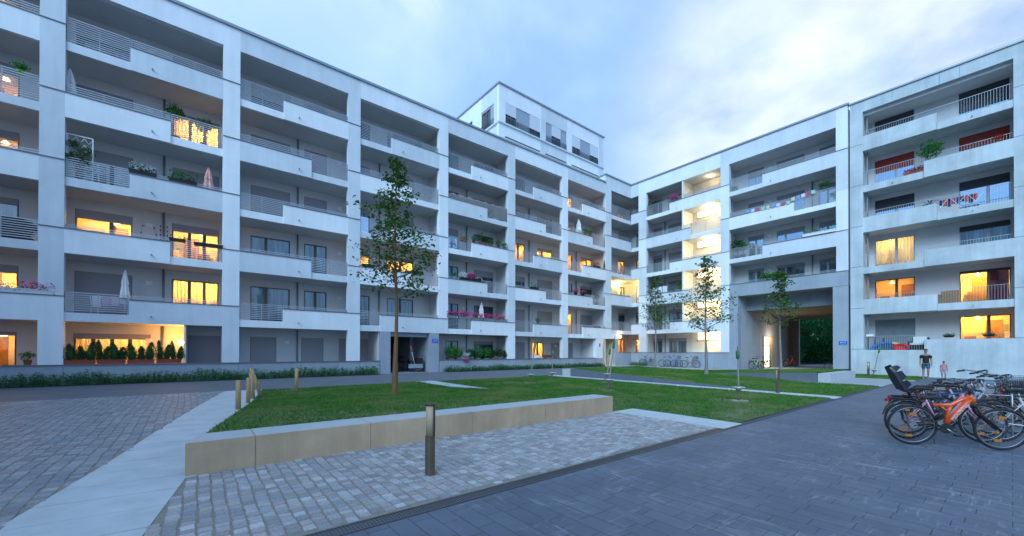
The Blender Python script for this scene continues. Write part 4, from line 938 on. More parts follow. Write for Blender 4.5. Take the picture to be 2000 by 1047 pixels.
# ------------------------------------------------------------------ TOWER above the left wing
TW = thing('penthouse_tower', 'two-storey white block set back above the roof of the left wing', 'building', (27, 27, 18.1), world=True)
FT = lambda s, d, z: (s, 27 + d, z)
mb = MB(FT)
TOP, LED = 24.25, 21.12
mb.box(20.3, 25.1, 0, 9.7, LED, TOP, 0) if False else None
def tower_wall():
    # front wall cells around recessed window bands
    cols = [(20.3, 25.1, 0, (20.98, 25.02)), (25.1, 28.57, 1, (25.73, 28.50)), (28.57, 33.35, 0, (29.27, 33.28)), (33.35, 34.15, 1, None)]
    for a, b, t, r in cols:
        if r:
            mb.box(a, r[0], 0, .3, LED, TOP, t); mb.box(r[1], b, 0, .3, LED, TOP, t); mb.box(r[0], r[1], 0, .3, 22.92, TOP, t)
            mb.box(a, r[0], .06, .3, 18.1, LED - .12, t); mb.box(r[1], b, .06, .3, 18.1, LED - .12, t); mb.box(r[0], r[1], .06, .3, 20.02, LED - .12, t); mb.box(r[0], r[1], .09, .3, 18.1, 20.0, t)
        else: mb.box(a, b, 0, .3, LED, TOP, t); mb.box(a, b, .06, .3, 18.1, LED - .12, t)
    # left side wall (x = 20.3), window openings 27.9-29.7 and 31-33
    for (ya, yb, t) in ((0.3, .75, 0), (.75, 2.65, 1), (2.65, 9.7, 0)):
        if t == 1: mb.box(20.3, 20.6, ya, yb, 22.92, TOP, 1); mb.box(20.36, 20.6, ya, yb, 18.1, LED - .12, 1)
        else: pass
    mb.box(20.3, 20.6, .3, .75, LED, TOP, 1); mb.box(20.36, 20.6, .3, .75, 18.1, LED - .12, 1)
    mb.box(20.3, 20.6, 2.65, 4.1, LED, TOP, 1 if False else 0); mb.box(20.3, 20.6, 4.1, 6.0, 22.92, TOP, 0); mb.box(20.3, 20.6, 6.0, 9.7, LED, TOP, 0); mb.box(20.36, 20.6, 2.65, 9.7, 18.1, LED - .12, 1)
    mb.box(20.6, 33.85, 9.4, 9.7, 18.1, TOP, 0); mb.box(33.85, 34.15, .3, 9.7, 18.1, TOP, 0); mb.box(20.6, 33.85, .3, 9.4, 24.0, TOP, 0)
tower_wall(); mb.build('tower_walls', [PL_A, PL_B], TW)
mb = MB(FT); mb.box(20.22, 34.22, -.07, 9.75, LED - .12, LED); mb.build('floor_ledge', PL_B, TW)
mb = MB(FT); mb.box(20.2, 34.25, -.1, 9.8, TOP, TOP + .12); mb.build('roof_coping', COPE, TW)
def panel(a, b): p = MB(FT); p.box(a, b, .05, .12, LED, 22.92); p.build('wall_panel', GREYP, TW)
def twin(a, b, hang=.55):
    o = window(TW, FT, .02, a, b, LED, 22.92, 'dark', (.5,), 0, fm=FRD)
    p = MB(FT); p.box(a + .01, b - .01, .012, .045, 22.92 - hang * 1.8, 22.915); p.build('shutter', SHUTW, o)
twin(20.98, 22.18); panel(22.18, 23.76); twin(23.76, 25.02, .7)
panel(25.73, 26.49); twin(26.49, 27.69); panel(27.69, 28.50)
twin(29.27, 30.46, .6); panel(30.46, 31.99); twin(31.99, 33.28, .62)
for a, b in ((20.98, 25.02), (25.73, 28.5), (29.27, 33.28)):
    rail(TW, FT, a, b, -.02, LED + .02, LED + .55, 5, m=mat('dark_rail', (.10, .11, .13), .5, 0), th=.02)
    p = MB(FT); p.box(a, b, .02, .09, 19.97, 20.02); p.build('shutter_box_line', FRD, TW)
FTS = lambda s, d, z: (20.3 + d, 27 + s, z); FLIP.add(FTS)
window(TW, FTS, .02, 1.3, 2.6, LED, 22.92, 'dark', (.5,), .08, fm=FRD); window(TW, FTS, .02, 4.1, 6.0, LED, 22.92, 'dark', (.5,), 0, fm=FRD)
p = MB(FTS); p.box(.75, 1.3, .05, .12, LED, 22.92); p.build('wall_panel', GREYP, TW)
rail(TW, FTS, .75, 2.62, -.02, LED + .02, LED + .55, 5, m=MATS['dark_rail'], th=.02)
# unseen wing, added left of the frame to shade that end of the yard
SHADE_WING = thing('apartment_building', 'plain white unseen wing added left of the frame to shade the yard', 'building', (-18.7, 5, 0), world=True)
mb = MB(); mb.box(-30, -18.7, -14, 24.9, -.3, 18.2, 0); mb.build('added_wing_walls', PL_B, SHADE_WING)
mb = MB(); mb.box(-30.1, -18.6, -14.1, 24.88, 18.2, 18.35); mb.build('roof_coping', COPE, SHADE_WING)  # coping of the added unseen wing
mb = MB()
for k in range(6):
    for j in range(6): y = -10 + j * 5.6; mb.box(-18.7, -18.66, y, y + 1.6, 1.0 + 2.87 * k, 2.5 + 2.87 * k)
mb.build('added_wing_panes', GL_DARK, SHADE_WING)
for i, (c, pwr, col) in enumerate(LAMPS): light('room_light', c, pwr * LPW, col, .10)

# ================================================================== THINGS
flL = lambda k: sofL(k) + .30 if k else .34
flR = lambda k: sofR(k) + .30 if k else .9
flC = lambda k: capC(k) - .72
def foliage(mb, c, r, h, n, size, m=0, shell=.35):
    def p():
        while True:
            v = Vector((random.uniform(-1, 1), random.uniform(-1, 1), random.uniform(-1, 1)))
            if shell < v.length < 1: break
        v *= .8 + .25 * math.sin(v.x * 5 + c[0] * 7) * math.cos(v.y * 4 + v.z * 3)
        return (c[0] + v.x * r, c[1] + v.y * r, c[2] + v.z * h * .5)
    mb.leaves(n, p, size, m, flat=2)
def plant(name, label, cat, loc, pr=.14, ph=.24, potm=None, cr=.3, ch=.5, stem=0, leaf=None, n=220, ls=.07, petal=None, pn=0, group=None, style='bush'):
    t = thing(name, label, cat, loc, 0, group)
    if pr:
        mb = MB(); mb.lathe([(pr * .72, 0), (pr, ph * .9), (pr * 1.08, ph * .9), (pr * 1.08, ph), (pr * .9, ph), (pr * .85, ph - .03)], sides=14); mb.build('pot', potm or TERRA, t)
    z = ph if pr else 0
    if stem: mb = MB(); mb.tube([(0, 0, z - .04), (.02, .01, z + stem * .5), (0, 0, z + stem + ch * .3)], [.02, .016, .01], 6); mb.build('stem', BARK, t)
    mb = MB()
    if style == 'bush': foliage(mb, (0, 0, z + stem + ch * .55), cr * 1.15, ch * 1.2, int(n * 1.5), ls * 1.25)
    elif style == 'cone':
        for _ in range(n):
            u = random.random() ** .8; a = random.uniform(0, 2 * PI); rr = cr * (math.sin(PI * min(1, (1 - u) * .62 + .0)) ** .8 + .02) * random.uniform(.7, 1.02) * (1 + .22 * math.sin(a * 3 + loc[0] * 9) * math.cos(u * 9 + loc[0] * 5)); p = Vector((.12 * cr * math.sin(loc[0] * 13) * u * 3 + rr * math.cos(a), rr * math.sin(a), z + ch * u))
            d = Vector((math.cos(a) * .5, math.sin(a) * .5, 1)).normalized() * ls; w = Vector((-math.sin(a), math.cos(a), 0)) * ls * .28
            mb.face([p - w, p + w, p + d])
        mb.lathe([(cr * .45, z), (cr * .62, z + ch * .3), (cr * .3, z + ch * .75), (.01, z + ch * .95)], sides=8)
    elif style == 'palm':
        for i in range(n):
            a = 2 * PI * i / n + random.uniform(-.2, .2); L_ = ch * random.uniform(.8, 1.1); up = random.uniform(.3, 1.2); prev = None
            for s_ in range(5):
                q = s_ / 4; p = Vector((math.cos(a) * cr * q, math.sin(a) * cr * q, z + L_ * up * q - L_ * .9 * q * q)); w = Vector((-math.sin(a), math.cos(a), 0)) * (.03 * math.sin(PI * (q * .9 + .08)))
                if prev: mb.face([prev[0], prev[1], p + w, p - w])
                prev = (p - w, p + w)
    mb.build('foliage', leaf or LEAFB, t)
    if petal:
        mb = MB(); foliage(mb, (0, 0, z + stem + ch * .62), cr * 1.2, ch * 1.15, int(pn * 1.4), ls * 1.1, shell=.7); mb.build('flowers', petal, t)
    return t
def trough(name, label, cat, loc, L_=.7, rotz=0, m=None, leaf=None, petal=None, n=160, pn=90, h=.18, gh=.28, group=None, hang=0, petal2=None):
    t = thing(name, label, cat, loc, rotz, group)
    mb = MB(); a, b = -L_ / 2, L_ / 2; v = [(a + .02, -.07, 0), (b - .02, -.07, 0), (b - .02, .07, 0), (a + .02, .07, 0), (a, -.09, h), (b, -.09, h), (b, .09, h), (a, .09, h)]
    for q in ((0, 3, 2, 1), (0, 1, 5, 4), (1, 2, 6, 5), (2, 3, 7, 6), (3, 0, 4, 7)): mb.face([v[i] for i in q])
    mb.box(a - .01, b + .01, -.10, -.085, h - .03, h + .005); mb.box(a - .01, b + .01, .085, .10, h - .03, h + .005); mb.box(a, b, -.085, .085, h - .05, h - .02)
    mb.build('planter_box', m or BOXG, t)
    mb = MB(); mb.leaves(n, lambda: (random.uniform(a, b), random.uniform(-.14, .12), h - .02 + random.random() ** 1.5 * gh - hang * random.random()), .10, flat=2); mb.build('foliage', leaf or LEAFB, t)
    if petal: mb = MB(); mb.leaves(int(pn * 1.5), lambda: (random.uniform(a, b if not petal2 else 0), random.uniform(-.17, .12), h + .02 + random.random() * gh - hang * random.random() * 1.6), .085, flat=2, asp=.9); mb.build('flowers', petal, t)
    if petal2: mb = MB(); mb.leaves(int(pn * 1.5), lambda: (random.uniform(0, b), random.uniform(-.17, .12), h + .02 + random.random() * gh), .085, flat=2, asp=.9); mb.build('flowers', petal2, t)
    return t
def parasol(label, loc, h=1.9, m=None, r=.17, flare=1.0):
    t = thing('closed_parasol', label, 'parasol', loc)
    mb = MB(); mb.tube([(0, 0, 0), (0, 0, h)], .018, 8); mb.build('pole', WHITEM, t)
    mb = MB(); mb.lathe([(.02, 0), (.2, 0), (.2, .05), (.04, .08), (.03, .2)][1:], sides=14); mb.build('foot', BOXG, t)
    mb = MB(); sides = 16; z0 = h * .42; prof = [(r * flare, z0), (r * .9, z0 + (h - z0) * .15), (r * .62, z0 + (h - z0) * .45), (r * .75, z0 + (h - z0) * .5), (r * .4, z0 + (h - z0) * .8), (.015, h + .03)]
    rings = []
    for rr, z in prof:
        n = len(mb.v)
        for k in range(sides):
            a = 2 * PI * k / sides; q = rr * (1 + (.28 if k % 2 else -.18)); mb.v.append((q * math.cos(a), q * math.sin(a), z - (.05 if k % 2 and z == z0 else 0)))
        rings.append(n)
    for a, b in zip(rings, rings[1:]):
        for k in range(sides): mb.f.append([a + k, a + (k + 1) % sides, b + (k + 1) % sides, b + k]); mb.m.append(0); mb.sm.append(False)
    mb.build('canopy', m or CLOTH, t); return t
# ------------------------------------------------------------------ benches
BEN_WARM = wallmat('painted_warm_light_concrete', (.60, .415, .26), .22, .18)  # grey concrete with warm light painted into its colour
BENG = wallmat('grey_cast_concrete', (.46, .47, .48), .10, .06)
def bench(label, xs, y0, y1, h, m, skew=0, lastx=0):
    t = thing('concrete_bench', label, 'bench', (xs[0], y0, zg(xs[0], y0)))
    for i, (a, b) in enumerate(zip(xs, xs[1:])):
        g = .0015; x_a, x_b = a + (g if i else 0) - xs[0], b - (g if i < len(xs) - 2 else 0) - xs[0]; sk = skew if i == 0 else 0; D = y1 - y0
        bmn = bmesh.new(); hz = zg(0, y1) - zg(0, y0)
        vs = [bmn.verts.new(p) for p in ((x_a, 0, -.08), (x_b, 0, -.08), (x_b, D, -.08), (x_a + sk, D, -.08), (x_a, 0, h), (x_b, 0, h), (x_b, D, h), (x_a + sk, D, h))]
        for q in ((0, 3, 2, 1), (4, 5, 6, 7), (0, 1, 5, 4), (1, 2, 6, 5), (2, 3, 7, 6), (3, 0, 4, 7)): bmn.faces.new([vs[k] for k in q])
        bmn.faces.ensure_lookup_table(); bmn.faces[1].material_index = 1  # grey top over tan sides on the long bench: differing light painted in
        bmesh.ops.bevel(bmn, geom=bmn.edges[:], offset=.006, segments=2, affect='EDGES')
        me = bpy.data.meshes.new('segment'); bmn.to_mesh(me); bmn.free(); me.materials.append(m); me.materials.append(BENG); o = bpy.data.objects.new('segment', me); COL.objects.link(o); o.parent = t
    return t
bench('long concrete bench along the front of the lawn', [-.03, .72, 2.30, 4.25, 6.18, 8.60], 6.50, 7.14, .425, BEN_WARM, .17)
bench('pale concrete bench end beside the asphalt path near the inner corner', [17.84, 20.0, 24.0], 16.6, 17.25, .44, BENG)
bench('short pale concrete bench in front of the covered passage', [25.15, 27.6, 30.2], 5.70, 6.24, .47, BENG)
# ------------------------------------------------------------------ bollards
def bollard(label, x, y, face=0, h=.92):
    t = thing('bollard_light', label, 'bollard', (x, y, zg(x, y)), face, 'bollard lights around the lawns')
    mb = MB(); mb.lathe([(.085, -.02), (.085, .008), (.064, .012), (.064, .50), (.060, .50)], sides=24)
    mb.build('post', mat('bronze_post', (.085, .062, .036), .5, .15, 6, metal=.15), t)
    mb = MB(); mb.lathe([(.054, .50), (.054, h - .02)], sides=24); mb.build('diffuser', mat('opal_diffuser', (.50, .36, .22), .5, .04, 12), t)
    mb = MB(); mb.lathe([(.064, h - .025), (.064, h), (.03, h + .004)], sides=24)
    mb.build('cap', MATS['bronze_post'], t)
    mb = MB()
    for k in range(8):
        a0, a1 = -1.05 + k * .26, -1.05 + (k + 1) * .26
        mb.face([(.065 * math.cos(a0), .065 * math.sin(a0), .5), (.065 * math.cos(a1), .065 * math.sin(a1), .5), (.065 * math.cos(a1), .065 * math.sin(a1), h - .02), (.065 * math.cos(a0), .065 * math.sin(a0), h - .02)], 0, True)
        mb.face([(.060 * math.cos(a0), .060 * math.sin(a0), .5), (.060 * math.cos(a0), .060 * math.sin(a0), h - .02), (.060 * math.cos(a1), .060 * math.sin(a1), h - .02), (.060 * math.cos(a1), .060 * math.sin(a1), .5)], 0, True)
    mb.build('shield', MATS['bronze_post'], t); return t
bollard('bollard light in front of the long concrete bench on the cobbles', 2.45, 4.74, R_(-15))
bollard('bollard light on the lawn edge before the covered passage', 17.45, 5.58, R_(-110))
bollard('bollard light on the grass strip by the concrete building wall', 33.6, 5.7, R_(-60))
bollard('bollard light half hidden behind the big tree trunk', 7.63, 18.13, R_(-60))
# ------------------------------------------------------------------ wooden posts
def wpost(label, x, y, h, lean=(0, 0), r=.062):
    t = MB(); t.tube([(0, 0, -.1), (lean[0] * .5, lean[1] * .5, h * .5), (lean[0], lean[1], h)], [r, r * .98, r * .94], 12)
    o = t.build('wooden_post', mat('weathered_timber', (.40, .27, .13), .8, .3, 5, .6, 40, stretch=(6, 6, .5)), None, (x, y, zg(x, y) + .03)); tag(o, label, 'post', 'round timber posts at the lawn corner')
wpost('timber post nearest the long bench, leftmost of the four close together', 1.02, 12.74, .74)
wpost('short timber post second from the left with a dark top', 1.36, 13.97, .72, r=.055)
wpost('upright timber post third from the left, crossed by the leaning one', 1.60, 15.1, .80, (-.06, 0))
wpost('leaning timber post behind the third upright post', 1.90, 15.7, .92, (-.30, .1))
wpost('lone timber post at the back edge of the lawn', 3.10, 16.6, .84, (.03, 0))
# ------------------------------------------------------------------ swaying play poles
def reed(label, x, y, ht, top, disc=.55, gz=(.72, .92)):
    t = thing('play_pole', label, 'play pole', (x, y, zg(x, y) + .02), 0, 'leaning reed-like play poles on the lawn')
    tx, ty = top[0] - x, top[1] - y; P = lambda q: (tx * q, ty * q, ht * q)
    mb = MB(); mb.tube([P(0), P(disc / ht), P(gz[0])], [.035, .03, .02], 8); mb.build('pole', mat('pole_grey_brown', (.22, .19, .17), .5, .1), t)
    mb = MB(); mb.lathe([(.03, -.12), (.10, -.03), (.19, 0), (.20, .02), (.17, .035)], P(disc / ht), 18); mb.build('step_disc', mat('brushed_steel', (.55, .56, .58), .35, .05, metal=.7), t)
    mb = MB(); a, b = Vector(P(gz[0])), Vector(P(gz[1])); mb.tube([a, a.lerp(b, .12), a.lerp(b, .88), b], [.02, .052, .052, .02], 10); mb.build('green_sleeve', mat('green_rubber', (.06, .14, .05), .6, .1), t)
    mb = MB(); mb.tube([P(gz[1]), P(1)], [.016, .010], 6); mb.build('tip', MATS['pole_grey_brown'], t)
    mb = MB(); mb.lathe([(.28, -.03), (.28, .012), (.26, .016)], sides=24); mb.build('base_plate', mat('sand_pad', (.34, .31, .26), .9, .2, 10), t); return t
reed('leftmost leaning play pole with dark green sleeve on the lawn', 12.61, 14.33, 2.09, (12.83, 14.15), 0.40, (0.686, 0.907))
reed('upright play pole with green sleeve at its very top', 14.90, 15.17, 1.58, (14.94, 15.14), 0.36, (0.778, 0.974))
reed('shorter of the two leaning play poles standing close together', 15.92, 12.43, 1.84, (16.08, 12.30), 0.41, (0.728, 0.905))
reed('tallest leaning play pole in front of the yellow doorway', 12.92, 10.01, 2.13, (13.14, 9.84), 0.41, (0.768, 0.929))
reed('upright play pole standing alone on the right of the lawn', 13.71, 5.47, 1.75, (13.68, 5.50), 0.41, (0.757, 0.925))
reed('thin leaning play pole on the grass by the concrete building', 35.03, 5.71, 2.07, (35.42, 5.39), 0.35, (0.708, 0.903))
# ------------------------------------------------------------------ trees
def tree(label, x, y, H, zb, rad, seed, leafn, ls, trunkm, tr=.09, lean=(0, 0), zoff=0, prof=None, group='young trees planted in the courtyard', up=.9):
    random.seed(seed); t = thing('young_tree', label, 'tree', (x, y, zg(x, y) + zoff), 0, group)
    P = lambda z: Vector((lean[0] * z / H + .035 * math.sin(z * 1.3 + seed), lean[1] * z / H + .03 * math.cos(z * 1.1 + seed), z))
    mb = MB(); zs = [-.05, 0, .15, .6] + [zb * q for q in (.4, .6, .8, 1)] + [zb + (H - zb) * q for q in (.15, .3, .45, .6, .75, .88)]
    zs = sorted(set(round(z, 3) for z in zs)); rr = lambda z: tr * (1 - .5 * z / zb) * (1 + .35 * math.exp(-z * 7)) if z < zb else tr * .5 * (1 - (z - zb) / (H - zb)) ** .8 + .006
    mb.tube([P(z) for z in zs], [rr(max(0, z)) for z in zs], 10); mb.build('trunk', trunkm, t)
    prof = prof or (lambda q: float(np.interp(q, [0, .12, .3, .5, .8, 1], [.75, 1.0, .92, .50, .34, .15])))
    lm = MB(); lf = MB(); nb = int(14 + (H - zb) * 5)
    tips = []
    for i in range(nb):
        q = (i + random.random()) / nb; z = zb + (H - zb) * q * .93; a = i * 2.4 + random.uniform(-.5, .5); L_ = rad * prof(q) * random.uniform(.65, 1.15) * (1.5 if random.random() < .14 else 1)
        b0 = P(z - .15 * (1 - q)); el = up * random.uniform(.35, .75) * (1 + q)
        d = Vector((math.cos(a), math.sin(a), el)); n = 5; pts = [b0]
        for s_ in range(1, n + 1):
            f = s_ / n; pts.append(b0 + Vector((d.x * L_ * f, d.y * L_ * f, el * L_ * f * (1 - .22 * f))) + Vector([random.uniform(-.05, .05) * L_ for _ in range(3)]) * f)
        r0 = max(.008, rr(z) * .45); lm.tube(pts, [r0 * (1 - .8 * s_ / n) for s_ in range(n + 1)], 5, cap=False)
        for s_ in range(2, n + 1):
            tips.append((pts[s_], .10 + .12 * L_, 1.0))
            for _ in range(2):
                aa = random.uniform(0, 2 * PI); tw = pts[s_] + Vector((math.cos(aa), math.sin(aa), random.uniform(.1, .8))) * L_ * random.uniform(.12, .32)
                lm.tube([pts[s_], tw], [r0 * .3, .003], 3, cap=False); tips.append((tw, .07 + .10 * L_, .9))
    tips.append((P(H * .985), .12, 1)); tips.append((P(H * .96), .15, 1)); tips.append((P(H * .93), .16, 1))
    w = sum(t_[1] ** 1.3 for t_ in tips)
    for c, r, _ in tips:
        lf.leaves(max(4, int(leafn * r ** 1.3 / w)), lambda: (c.x + random.gauss(0, r * .62), c.y + random.gauss(0, r * .62), c.z + random.gauss(0, r * .5)), ls, 0, flat=2, asp=.8)
    lm.build('limbs', trunkm, t); lf.build('foliage', LEAF, t); return t
tree('tall young tree with bare tan trunk standing on the front lawn', 5.16, 12.34, 7.75, 3.2, 1.18, 11, 3000, .115, BARK, .09, (-.02, 0), .1)
tree('slim young tree on the far lawn in front of the parked bicycles', 31.6, 19.4, 8.2, 3.4, 1.45, 5, 1700, .15, BARKG, .10, (.2, .1), .03)
tree('young tree on the far lawn in front of the lit stairwell windows', 23.36, 11.11, 6.9, 2.5, 1.32, 21, 1700, .14, BARKG, .10, (0, 0), .2)
tree('young tree in front of the covered passage', 30.9, 9.72, 6.75, 2.95, 1.15, 9, 1500, .15, BARKG, .09, (0, 0), .32)
# woodland beyond the passage
def bigtree(label, x, y, H, r, seed, n):
    random.seed(seed); t = thing('woodland_tree', label, 'tree', (x, y, 0), 0, 'dense green trees beyond the passage')
    mb = MB(); mb.tube([(0, 0, -.1), (.1, 0, H * .35), (0, .1, H * .8)], [.22, .16, .05], 9)
    for k in range(7): a = k * .9; z = H * (.3 + .08 * k); mb.tube([(0, 0, z), (math.cos(a) * r * .4, math.sin(a) * r * .4, z + .7), (math.cos(a) * r * .8, math.sin(a) * r * .8, z + 1)], [.08, .05, .02], 5)
    mb.build('trunk', BARKG, t)
    mb = MB(); cl = [(random.gauss(0, r * .45), random.gauss(0, r * .45), H * (.12 + .8 * random.random()), r * random.uniform(.25, .5)) for _ in range(34)]
    for _ in range(n):
        c = random.choice(cl); v = Vector((random.gauss(0, 1), random.gauss(0, 1), random.gauss(0, 1))).normalized() * c[3] * random.uniform(.75, 1.05)
        p = Vector((c[0], c[1], c[2])) + v; a = random.uniform(0, 6.28); d = Vector((math.cos(a), math.sin(a), random.uniform(-.9, .2))) * .30; w = d.cross(Vector((0, 0, 1))).normalized() * .10
        mb.face([p, p + d * .5 + w, p + d, p + d * .5 - w])
    mb.build('crown', LEAFW, t)
for i, (x, y, H, r, l) in enumerate(((60, 17.5, 8, 3.2, 'tree with drooping foliage at the left of the passage opening'), (61, 13.2, 9, 3.2, 'tree with bright foliage in the middle of the passage opening'), (63, 9.5, 8.5, 3.4, 'dark tree filling the right of the passage opening'), (67, 20.5, 10, 3.6, 'tall tree farther back at the left of the passage opening'), (68, 15.5, 10, 4, 'tall tree farther back behind the middle of the passage opening'))):
    bigtree(l, x, y, H, r, 40 + i, 7500)
# dense wood edge behind them: one mass nobody could count
random.seed(77); mb = MB()
for i in range(52):
    cx, cy, cz, r = 72 + random.uniform(-3, 3), 4 + (i % 26) * 1.3, (random.uniform(3.0, 9.5) if i < 26 else random.uniform(.3, 1.6)), random.uniform(1.8, 3.0); nn, mm_ = 14, 8; b = len(mb.v)
    for j in range(mm_ + 1):
        for k in range(nn):
            a, e_ = 2 * PI * k / nn, -PI / 2 + PI * j / mm_; q = r * (1 + .18 * math.sin(5 * a + i) * math.cos(3 * e_ + i)); mb.v.append((cx + q * math.cos(a) * math.cos(e_), cy + q * math.sin(a) * math.cos(e_), cz + q * math.sin(e_)))
    for j in range(mm_):
        for k in range(nn): mb.f.append([b + j * nn + k, b + j * nn + (k + 1) % nn, b + (j + 1) * nn + (k + 1) % nn, b + (j + 1) * nn + k]); mb.m.append(0); mb.sm.append(True)
    for _ in range(420):
        v = Vector((random.gauss(0, 1), random.gauss(0, 1), random.gauss(0, 1))).normalized() * r * random.uniform(.95, 1.25); p = Vector((cx, cy, cz)) + v; a = random.uniform(0, 6.28); d = Vector((math.cos(a), math.sin(a), random.uniform(-.9, .2))) * .45; w = d.cross(Vector((0, 0, 1))).normalized() * .16
        mb.face([p, p + d * .5 + w, p + d, p + d * .5 - w])
o = mb.build('woodland', LEAFW); tag(o, 'dense dark green wood edge closing the view beyond the passage', 'woodland', None, 'stuff')
# ------------------------------------------------------------------ bicycles
TYRE = mat('tyre_rubber', (.02, .02, .022), .75, .1); RIM = mat('rim_alloy', (.30, .31, .33), .35, .05, metal=.7); CHR = mat('chrome_parts', (.36, .37, .39), .3, .03, metal=.85)
SADM = mat('black_saddle', (.022, .02, .02), .5, .1); AMBR = mat('amber_reflector', (.5, .17, .01), .3, 0); REDR = mat('red_lamp', (.5, .02, .02), .3, 0)
def paint(n, c): return mat('bike_paint_' + n, c, .3, .05, 8, coat=.5)
def wheel(t, cx, R, detail=True, refl=True, guard=False):
    mb = MB(); mb.torus((cx, 0, R), R - .02, .021, n=40, k=7); w = mb.build('wheel', TYRE, t)
    mb = MB(); mb.torus((cx, 0, R), R - .046, .0075, n=40, k=5); mb.build('rim', RIM, w)
    mb = MB(); mb.tube([(cx, -.05, R), (cx, .05, R)], .02, 8)
    for k in range(24 if detail else 12):
        a = 2 * PI * k / (24 if detail else 12); mb.tube([(cx + .015 * math.cos(a + 1), .03 * (-1) ** k, R + .015 * math.sin(a + 1)), (cx + (R - .05) * math.cos(a), 0, R + (R - .05) * math.sin(a))], .0011 if detail else .002, 3, cap=False)
    mb.build('spokes', CHR, w)
    if refl:
        for a in (1.25 + .3, 4.2 + .3):
            mb = MB(); c = (cx + .19 * math.cos(a), R + .19 * math.sin(a)); mb.box(c[0] - .045, c[0] + .045, -.012, .012, c[1] - .018, c[1] + .018); mb.build('reflector', AMBR, w)
    return w
def handlebar(t, x, z, m, wide=.29, style='flat', grip=SADM):
    mb = MB()
    if style == 'flat': pts = [(x - .05, -wide, z + .01), (x, -.08, z), (x, .08, z), (x - .05, wide, z + .01)]
    else: pts = [(x - .24, -wide, z + .03), (x - .10, -wide * .95, z + .06), (x + .02, -.10, z + .02), (x + .03, 0, z - .02), (x + .02, .10, z + .02), (x - .10, wide * .95, z + .06), (x - .24, wide, z + .03)]
    mb.tube(pts, .012, 8); h = mb.build('handlebar', m, t)
    for s_ in (-1, 1):
        e = Vector(pts[0 if s_ < 0 else -1]); q = Vector(pts[1 if s_ < 0 else -2]); d = (q - e).normalized()
        mb = MB(); mb.tube([e - d * .01, e + d * .12], .018, 8); mb.build('grip', grip, h)
        mb = MB(); mb.tube([e + d * .14 + Vector((.02, 0, -.01)), e + d * .05 + Vector((.05, 0, -.03))], .006, 5); mb.build('brake_lever', CHR if style != 'flat' else BLACKM, h)
def saddle(t, x, z, L_=.27):
    mb = MB(); pr = [(-.13, .075, 0), (-.10, .085, .02), (-.02, .07, .022), (.05, .035, .018), (.13, .018, .008), (.15, .008, 0)]
    top = [(x + a, z + c + .02) for a, b, c in pr]
    for (a, b, c), (a2, b2, c2) in zip(pr, pr[1:]):
        mb.face([(x + a, -b, z + c), (x + a2, -b2, z + c2), (x + a2, 0, z + c2 + .02), (x + a, 0, z + c + .02)], 0, True); mb.face([(x + a, b, z + c), (x + a, 0, z + c + .02), (x + a2, 0, z + c2 + .02), (x + a2, b2, z + c2)], 0, True)
        mb.face([(x + a, -b, z + c), (x + a, -b * .8, z + c - .04), (x + a2, -b2 * .8, z + c2 - .03), (x + a2, -b2, z + c2)]); mb.face([(x + a, b, z + c), (x + a2, b2, z + c2), (x + a2, b2 * .8, z + c2 - .03), (x + a, b * .8, z + c - .04)])
    mb.face([(x - .13, -.075, z), (x - .13, 0, z + .02), (x - .13, .075, z), (x - .13, .06, z - .04), (x - .13, -.06, z - .04)]); mb.build('saddle', SADM, t)
def crank(t, x, z, guard=True, m=None):
    mb = MB(); mb.tube([(x, -.035, z), (x, -.05, z)], .085 if guard else .07, 22, smooth=False); c = mb.build('chainring', BLACKM if guard else CHR, t)
    mb = MB(); mb.tube([(x, -.055, z), (x + .13, -.06, z - .10)], .011, 6); mb.tube([(x, .055, z), (x - .13, .06, z + .10)], .011, 6); mb.build('crank_arm', CHR, c)
    for s_ in (-1, 1): mb = MB(); mb.box(x - s_ * .13 - .05, x - s_ * .13 + .05, s_ * .065, s_ * .155, z + s_ * .10 - .012, z + s_ * .10 + .012); mb.build('pedal', BLACKM, c)
